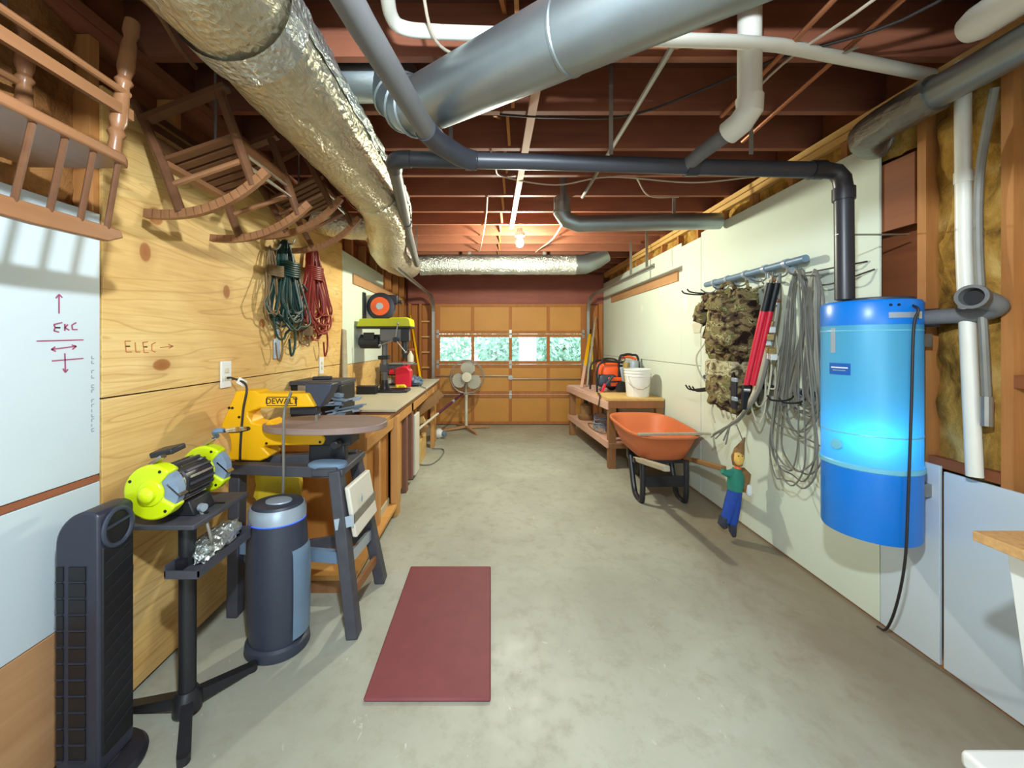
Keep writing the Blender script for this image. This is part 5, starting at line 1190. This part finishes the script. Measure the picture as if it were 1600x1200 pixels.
for x, x2 in ((1.40, 1.40), (1.80, 1.80)):
    MB().tube(spline([(x, 3.60, .40), (x, 3.60, .22), (x, 3.62, .02), (x, 3.74, .012), (x, 3.82, .08), (x, 3.92, .36)], 5), .025, 10).build('leg', M['blackmetal'], t)
MB().bar((1.40, 3.60, .21), (1.80, 3.60, .21), .012, .10).build('leg_brace', M['blackmetal'], t)
MB().box(1.36, 1.88, 3.70, 3.76, .345, .38).build('cross_member', M['blackmetal'], t)
MB().box(1.45, 1.86, 4.13, 4.18, .27, .375).build('cross_member', M['blackmetal'], t)
MB().lathe([(.08, 0), (.15, .01), (.166, .04), (.15, .075), (.08, .085)], (1.612, 4.40, .166), 28, (1, 0, 0)).build('wheel', M['blackdeep'], t)
MB().cyl((1.55, 4.40, .166), (1.76, 4.40, .166), .012, n=8).build('axle', M['steel'], t)
o = MB().bar((1.36, 3.60, .642), (1.95, 3.62, .644), .045, .022).bar((1.95, 3.62, .644), (2.03, 3.60, .646), .028, .018).build('wooden_stick', M['greywood'], bevel=.004); tag(o, 'weathered wooden stick lying across the rim of the orange tub', 'stick')

# ------------------------------------------------------------------ wall rack and its load
t = thing('pipe_rack', 'grey pipe rail held by white clamps on the right wall', 'rack', (1.98, 3.0, 2.0))
MB().cyl((1.985, 2.46, 2.02), (1.985, 3.6, 2.02), .024, n=20).build('rail', M['bluegrey'], t)
MB().cyl((1.985, 3.36, 2.02), (1.985, 3.55, 2.02), .0245, n=20).build('red_print', M['redink'], t) if False else None
for k, y in enumerate((2.62, 2.82, 3.04, 3.27, 3.46)):
    MB().lathe([(.031, -.014), (.031, .014)], (1.985, y, 2.02), 18, (0, 1, 0)).box(1.99, XR + .002, y - .014, y + .014, 1.955, 2.0).build('clamp', M['silver'], t)
    MB().tube(spline([(1.985, y, 1.995), (1.985, y, 1.95), (1.95, y, 1.93), (1.90, y, 1.935), (1.86, y, 1.96)], 5), .006, 8).build('hook', M['steel'], t)
for k in (0, 1): MB().tube(spline([(2.03, 3.55 - .1 * k, 1.93), (1.9, 3.6 - .1 * k, 1.93), (1.80, 3.62 - .1 * k, 1.945), (1.77, 3.62 - .1 * k, 1.97)], 5), .007, 8).build('long_hook', M['darkwire'], t)
t = thing('lower_rack', 'lower pipe rail with black hooks half hidden by the camouflage packs', 'rack', (1.98, 3.0, 1.15))
MB().cyl((1.985, 2.40, 1.17), (1.985, 3.62, 1.17), .02, n=16).build('rail', M['slate'], t)
for y in (2.5, 3.0, 3.55): MB().lathe([(.026, -.014), (.026, .014)], (1.985, y, 1.17), 16, (0, 1, 0)).box(1.99, XR + .002, y - .014, y + .014, 1.12, 1.16).build('clamp', M['silver'], t)
for k in (0, 1, 2): MB().tube(spline([(2.03, 3.5 - .06 * k, 1.10), (1.92, 3.55 - .06 * k, 1.07), (1.82, 3.57 - .06 * k, 1.06), (1.78, 3.57 - .06 * k, 1.10)], 5), .007, 8).build('long_hook', M['darkwire'], t)
for y in (2.45, 2.55): MB().tube(spline([(1.99, y, 1.15), (1.9, y - .05, 1.12), (1.80, y - .05, 1.12), (1.77, y - .05, 1.15)], 5), .006, 8).build('long_hook', M['darkwire'], t)

t = thing('backpack', 'camouflage backpack with loose straps hanging from the wall rack', 'backpack', (1.88, 3.08, 1.35))
pb_ = MB().blob((1.90, 3.08, 1.62), (.115, .24, .27), 34, 24, .55, .28, 8, (.06, 0, 0), 1).build('pack_body', M['camo'], t, smooth=60)
MB().blob((1.78, 3.0, 1.58), (.05, .13, .13), 24, 16, .55, .2, 8, (0, 0, 0), 4).build('front_pocket', M['camo'], t, smooth=60)
MB().blob((1.85, 3.12, 1.80), (.10, .20, .075), 24, 14, .6, .3, 9, (.2, .1, 0), 7).build('top_flap', M['camo'], t, smooth=60)
MB().blob((1.82, 3.36, 1.74), (.05, .07, .10), 16, 12, .7, .3, 8, (.5, 0, 0), 8).build('side_pouch', M['camo'], t, smooth=60)
MB().prism([(0, 0), (.10, .03), (.16, .01), (.13, -.07), (.03, -.07)], (1.78, 3.30, 1.64), (0, 1, 0), (0, 0, 1), (.012, 0, 0)).build('strap_tab', M['strap'], pb_, bevel=.004)
MB().tube(spline([(1.90, 3.2, 1.85), (1.88, 3.18, 1.94), (1.88, 3.06, 1.955), (1.90, 3.0, 1.85)], 5), .016, 8).build('haul_loop', M['camo'], t)
MB().tube(spline([(1.84, 3.34, 1.5), (1.80, 3.42, 1.36), (1.82, 3.40, 1.22), (1.86, 3.33, 1.12)], 5), .008, 6).build('shoulder_strap', M['strap'], t)
MB().tube(spline([(1.90, 2.88, 1.88), (1.90, 2.90, 1.95)], 3), .01, 6).build('haul_loop', M['camo'], t)
MB().obox((1.765, 3.08, 1.50), (.02, .10, .05), (0, 0, .1)).build('label_patch', M['yellowbag'], pb_, bevel=.005)
t = thing('waist_pack', 'camouflage waist pack hanging below the backpack', 'pouch', (1.88, 3.05, .95))
MB().blob((1.89, 3.06, 1.13), (.11, .22, .17), 30, 20, .55, .25, 8, (.1, 0, 0), 12).build('pack_body', M['camo'], t, smooth=60)
MB().box(1.79, 1.99, 2.90, 3.28, 1.215, 1.345).build('belt', M['camolight'], t, bevel=.02)
MB().box(1.79, 1.81, 2.86, 2.92, 1.0, 1.22).build('zip_strip', M['black'], t, bevel=.004)
for z in (1.06, 1.20): MB().box(1.785, 1.80, 2.84, 2.90, z, z + .03).build('buckle', M['silver'], t, bevel=.003)
MB().tube(spline([(1.86, 3.22, 1.05), (1.85, 3.27, .92), (1.86, 3.24, .82)], 5), .007, 6).build('drawcord', M['strap'], t)
t = thing('bolt_cutter', 'red handled bolt cutter with black grips hanging beside the backpack', 'bolt cutter', (1.76, 2.6, 1.05))
for k, (dx, dy) in enumerate(((0, 0), (.045, .0))):
    a0 = at(1203, 442, 2.55) + Vector((dx, dy, 0)); a1 = at(1187, 482, 2.58) + Vector((dx, dy * .9, 0)); a2 = at(1166, 602, 2.66) + Vector((dx, dy * .35, 0))
    MB().cyl(a0, a0.lerp(a2, .27), .021, n=14).build('grip', M['blackdeep'], t)
    MB().cyl(a0.lerp(a2, .25), a2, .02, .017, n=14).build('handle', M['red'], t)
a2 = at(1166, 602, 2.64); MB().bar(a2, at(1162, 640, 2.66), .05, .02, w1=.03).build('jaw', M['blackmetal'], t, bevel=.004)
MB().cyl(a2 + Vector((-.015, 0, -.03)), a2 + Vector((.015, -.02, -.03)), .014, n=12).build('pivot', M['steel'], t)
MB().tube(spline([(1.86, 2.57, 1.955), at(1203, 448, 2.55), (1.82, 2.6, 1.80)], 4), .005, 6).build('hanging_loop', M['steel'], t)

t = thing('buckle_straps', 'pale webbing straps with white buckles hanging from the rack end', 'straps', (1.9, 2.6, 1.0))
random.seed(4); bk = []
MB().tube(spline([(1.92, 2.66, 1.95), (1.90, 2.64, 1.7), (1.88, 2.66, 1.45), (1.86, 2.72, 1.2), (1.84, 2.82, 1.0), (1.82, 2.92, .88)], 6), .016, 6).build('strap', M['strap'], t)
MB().tube(spline([(1.92, 2.60, 1.95), (1.91, 2.60, 1.7), (1.87, 2.63, 1.4), (1.85, 2.70, 1.15), (1.82, 2.84, .95), (1.80, 2.95, .86)], 6), .012, 6).build('strap', M['greycord'], t)
for k in range(9):
    MB().obox((1.885 + random.uniform(-.02, .02), 2.63 + random.uniform(-.04, .03), 1.90 - .022 * k), (.03, .05, .018), (random.uniform(-.4, .4), 0, random.uniform(-.5, .5))).build('buckle', M['white' if k % 3 else 'chairlight'], t, bevel=.003)
for k in range(6):
    MB().obox((1.865 + random.uniform(-.01, .02), 2.63 + random.uniform(-.06, .05), 1.62 - .045 * k), (.04, .06, .04), (random.uniform(-.4, .4), 0, random.uniform(-.5, .5))).build('buckle', M['white' if k % 2 else 'brass'], t, bevel=.004)
for k in range(8):
    e = Vector((1.80 - .02 * random.random(), 2.98 + .03 * k, .80 - .12 * random.random()))
    MB().tube(spline([(1.82, 2.91, .90), (1.81, 2.95, .87), e], 4), .006, 6).build('strap_end', M['greycord'], t)
coil('cable_bundle', 'greycord', (1.985, 2.49, 1.93), 1.36, .46, 9, .005, 'grey cable coil hanging longest from the near end of the rack', 1, 'cable', 31, 0, None, 0)
coil('cable_bundle', 'greycord', (1.975, 2.37, 1.90), .95, .26, 5, .010, 'thicker grey hose coil hanging between the long cable coil and the blue tank', 1, 'cable', 33, 0, None, 0)
coil('cable_bundle', 'strap', (1.975, 2.72, 1.90), .95, .16, 4, .006, 'pale cord coil hanging behind the red bolt cutter', 1, 'cable', 35, 0, None, 0)
for k, (ya, za, yb, zb) in enumerate(((2.44, 1.93, 2.12, 1.93), (2.40, 1.84, 2.08, 1.88), (2.40, 1.17, 2.16, 1.15))):
    o = MB().tube(spline([(2.0, ya, za), (1.97, (ya + yb) / 2, za - .01), (2.045, yb, zb)], 5), .0045, 6).build('thin_wire', M['darkwire']); tag(o, ['uppermost thin dark wire between the rack and the black pipe', 'second thin dark wire just above the blue tank', 'lowest thin dark wire running behind the blue tank'][k], 'wire')

# hanging cloth doll
t = thing('cloth_doll', 'hanging cloth doll in green jacket and blue trousers by the right wall', 'doll', (1.84, 2.96, 0))
D = Vector((1.865, 2.96, 0))
def dp(x, y, dx=0, dy=0): p = at(x, y, 2.96); return Vector((p.x + dx, p.y + dy, p.z))
MB().tube([dp(1165, 684, .0, .01), dp(1161, 694, 0, .012), dp(1157, 704, 0, .014), dp(1155, 716, 0, .018), dp(1155, 728, 0, .022)], [.006, .018, .036, .044, .034], 16).build('hat', M['lumberdark'], t)
MB().tube([dp(1158, 734), dp(1163, 742), dp(1164, 756)], [.03, .045, .03], 12).build('cape', M['lumberdark'], t)
hd_ = MB().blob(dp(1154, 716), (.0345, .032, .055), 20, 14, .9, .08, 6).build('head', M['skin'], t)
MB().blob(dp(1151, 718, 0, -.032), (.006, .01, .009), 8, 6).build('nose', M['skin'], hd_)
for q in (1150, 1156): MB().blob(dp(q, 711, 0, -.031), (.004, .004, .005), 8, 6).build('eye', M['blackdeep'], hd_)
MB().tube([dp(1153, 735), dp(1150, 745), dp(1149, 762)], [.03, .055, .062], 16).build('collar', M['orange'], t) if False else MB().tube([dp(1153, 729), dp(1152, 736)], [.022, .03], 12).build('collar', M['orange'], t)
MB().tube([dp(1152, 732), dp(1150, 742), dp(1149, 756), dp(1148, 766)], [.03, .055, .058, .05], 16).build('jacket', M['green'], t)
MB().tube([dp(1146, 738), dp(1136, 740), dp(1128, 736)], [.028, .026, .02], 12).build('arm', M['green'], t)
MB().tube([dp(1158, 738), dp(1166, 742), dp(1167, 752)], [.028, .027, .02], 12).build('arm', M['lumberdark'], t)
MB().tube([dp(1149, 762), dp(1142, 785), dp(1136, 805), dp(1132, 815)], [.046, .044, .038, .034], 14).build('trouser_leg', M['blue'], t)
MB().tube([dp(1150, 762), dp(1148, 790), dp(1146, 810), dp(1144, 822)], [.044, .040, .034, .028], 14).build('trouser_leg', M['blue'], t)
MB().tube([dp(1132, 808), dp(1129, 818), dp(1133, 824)], [.036, .034, .02], 12).build('boot', M['slate'], t)
MB().tube([dp(1144, 818), dp(1145, 830), dp(1147, 838)], [.03, .026, .015], 12).build('boot', M['slate'], t)
MB().tube([dp(1158, 755), dp(1165, 760), dp(1166, 768)], [.03, .034, .028], 12).build('pouch', M['endwood'], t)
MB().blob(dp(1167, 764, 0, -.025), (.022, .02, .045), 14, 10, .6).build('white_mitten', M['white'], t)
MB().tube([dp(1163, 694), (1.84, 2.93, .88), (1.85, 2.93, 1.0)], .004, 6).build('hanging_string', M['greycord'], t)

# ------------------------------------------------------------------ blue tank
TX, TY, TR = 1.855, 1.915, .182
t = thing('vacuum_tank', 'large glossy blue cylindrical tank mounted on the right wall', 'tank', (TX, TY, .57))
def tl(name, prof, mat): return MB().lathe(prof, (TX, TY, 0), 56, caps=name in ('lower_bucket', 'top_cap')).build(name, M[mat], t)
tl('lower_bucket', [(.10, .572), (TR - .004, .575), (TR, .585), (TR, .895)], 'tank')
tl('ring', [(TR + .002, .893), (TR + .007, .898), (TR + .007, .914), (TR + .002, .92)], 'ring')
tl('middle_shell', [(TR, .918), (TR, 1.575)], 'tankmid')
tl('top_cap', [(TR + .0015, 1.572), (TR + .002, 1.58), (TR + .002, 1.672), (TR - .006, 1.685), (TR - .02, 1.688), (.001, 1.69)], 'tank')
MB().lathe([(TR - .045, 1.688), (TR - .045, 1.70), (TR - .06, 1.704), (.001, 1.704)], (TX + .03, TY, 0), 36).build('exhaust_lid', M['slate'], t)
for z in (1.06, 1.545): tl('seam', [(TR + .001, z - .003), (TR + .002, z), (TR + .001, z + .003)], 'ring')
def on_tank(a0, a1, z0, z1, e, name, mat, par=None):
    def fn(u, v):
        a_ = math.radians(a0 + (a1 - a0) * u); return (TX + (TR + e) * math.cos(a_), TY + (TR + e) * math.sin(a_), z0 + (z1 - z0) * v)
    return MB().grid(fn, 8, 1).build(name, M[mat], par or t, smooth=60)
stk = on_tank(176, 206, 1.335, 1.39, .0015, 'label_sticker', 'sticker')
on_tank(179, 203, 1.366, 1.372, .0022, 'sticker_print', 'white', stk); on_tank(182, 200, 1.354, 1.358, .0022, 'sticker_print', 'silver', stk)
on_tank(246, 284, 1.60, 1.625, .003, 'metal_strip', 'silver')
on_tank(284, 291, 1.597, 1.628, .005, 'strip_clip', 'ivory')
for a_ in (248, 257): 
    q = Vector((TX + (TR + .003) * math.cos(math.radians(a_)), TY + (TR + .003) * math.sin(math.radians(a_)), 1.658)); MB().blob(q, (.006, .006, .006), 8, 6).build('screw', M['blackdeep'], t)
on_tank(178, 186, 1.44, 1.56, .001, 'white_strip', 'silver')
q = Vector((TX + (TR + .004) * math.cos(math.radians(190)), TY + (TR + .004) * math.sin(math.radians(190)), 1.0)); MB().lathe([(.026, 0), (.024, .012), (.001, .014)], q, 18, (math.cos(math.radians(190)), math.sin(math.radians(190)), 0)).build('inlet_cap', M['ring'], t)
ca = math.radians(276)
MB().tube(spline([(TX + TR * math.cos(ca), TY + TR * math.sin(ca), 1.655), (TX + .012, TY - .21, 1.63), (TX + .004, TY - .198, 1.55), (TX - .004, TY - .196, 1.2), (TX - .018, TY - .196, .8), (TX - .02, TY - .185, .52), (TX + .05, TY - .08, .25), (XR - .05, TY + .06, .04), (XR - .04, 2.03, .012)], 7), .0055, 8).build('power_cord', M['darkwire'], t)
MB().bar((TX + .1, TY, 1.5), (XR + .002, TY, 1.5), .2, .06).build('wall_bracket', M['steel'], t)
MB().bar((TX + .1, TY, .8), (XR + .002, TY, .8), .2, .06).build('wall_bracket', M['steel'], t)
light('added_tank_glow', 'POINT', (TX - .075, TY - .09, 1.045), 3.4, (0.10, 0.62, 1.0), 0.03).parent = None  # added light inside the shell, stands in for a reflection on the tank
t2 = thing('exhaust_pipe', 'black grey curved exhaust pipe leaving the top right of the blue tank', 'pipe', (2.0, 1.75, 1.6))
ep = spline([(TX + .12, TY - .10, 1.60), (2.0, 1.74, 1.605), (2.035, 1.63, 1.608), (2.03, 1.565, 1.635), (1.975, 1.575, 1.668), (1.915, 1.555, 1.672)], 6)
MB().tube(ep, [.033 + .010 * max(0, (i / (len(ep) - 1) - .6) / .4) for i in range(len(ep))], 18, caps=False).build('pipe_body', M['greypipe'], t2)
ed = (ep[-1] - ep[-2]).normalized()
MB().lathe([(.043, -.03), (.048, -.02), (.048, .004), (.036, .004), (.034, -.03)], ep[-1], 24, ed, caps=False).build('pipe_lip', M['greypipe'], t2)
MB().lathe([(.036, -.035), (.035, -.03)], ep[-1], 20, ed).build('pipe_throat', M['blackdeep'], t2)
MB().lathe([(.042, -.025), (.042, .025)], (TX + .155, TY - .135, 1.602), 18, (1, -1.1, 0)).build('coupling', M['blackpipe'], t2)

# ------------------------------------------------------------------ near right: bench corner and white bin
t = thing('side_bench', 'particle board bench top on white legs at the right edge', 'bench', (1.76, .3, 0))
MB().box(1.48, XR - .005, -.9, 1.2, .882, .912).build('bench_top', M['particle'], t, bevel=.002)
for x, y, x2 in ((1.586, 1.155, 1.71), (1.586, -.8, 1.71), (2.0, 1.12, 2.0), (2.0, -.8, 2.0)): MB().bar((x, y, .882), (x2, y, 0), .06, .05, up=(0, 1, 0)).build('leg', M['white'], t, bevel=.003)
MB().box(1.64, XR - .01, 1.1, 1.12, .80, .882).build('apron', M['white'], t, smooth=0)
t = thing('white_bin', 'white plastic lidded bin on the floor in the bottom right corner', 'bin', (1.6, .85, 0))
MB().prism([(1.345, .55), (1.92, .55), (1.92, 1.07), (1.345, 1.07)], (0, 0, 0), (1, 0, 0), (0, 1, 0), (0, 0, .30)).build('bin_body', M['white'], t, bevel=.02)
MB().box(1.317, 1.95, .52, 1.10, .30, .35).build('bin_lid', M['white'], t, bevel=.014)
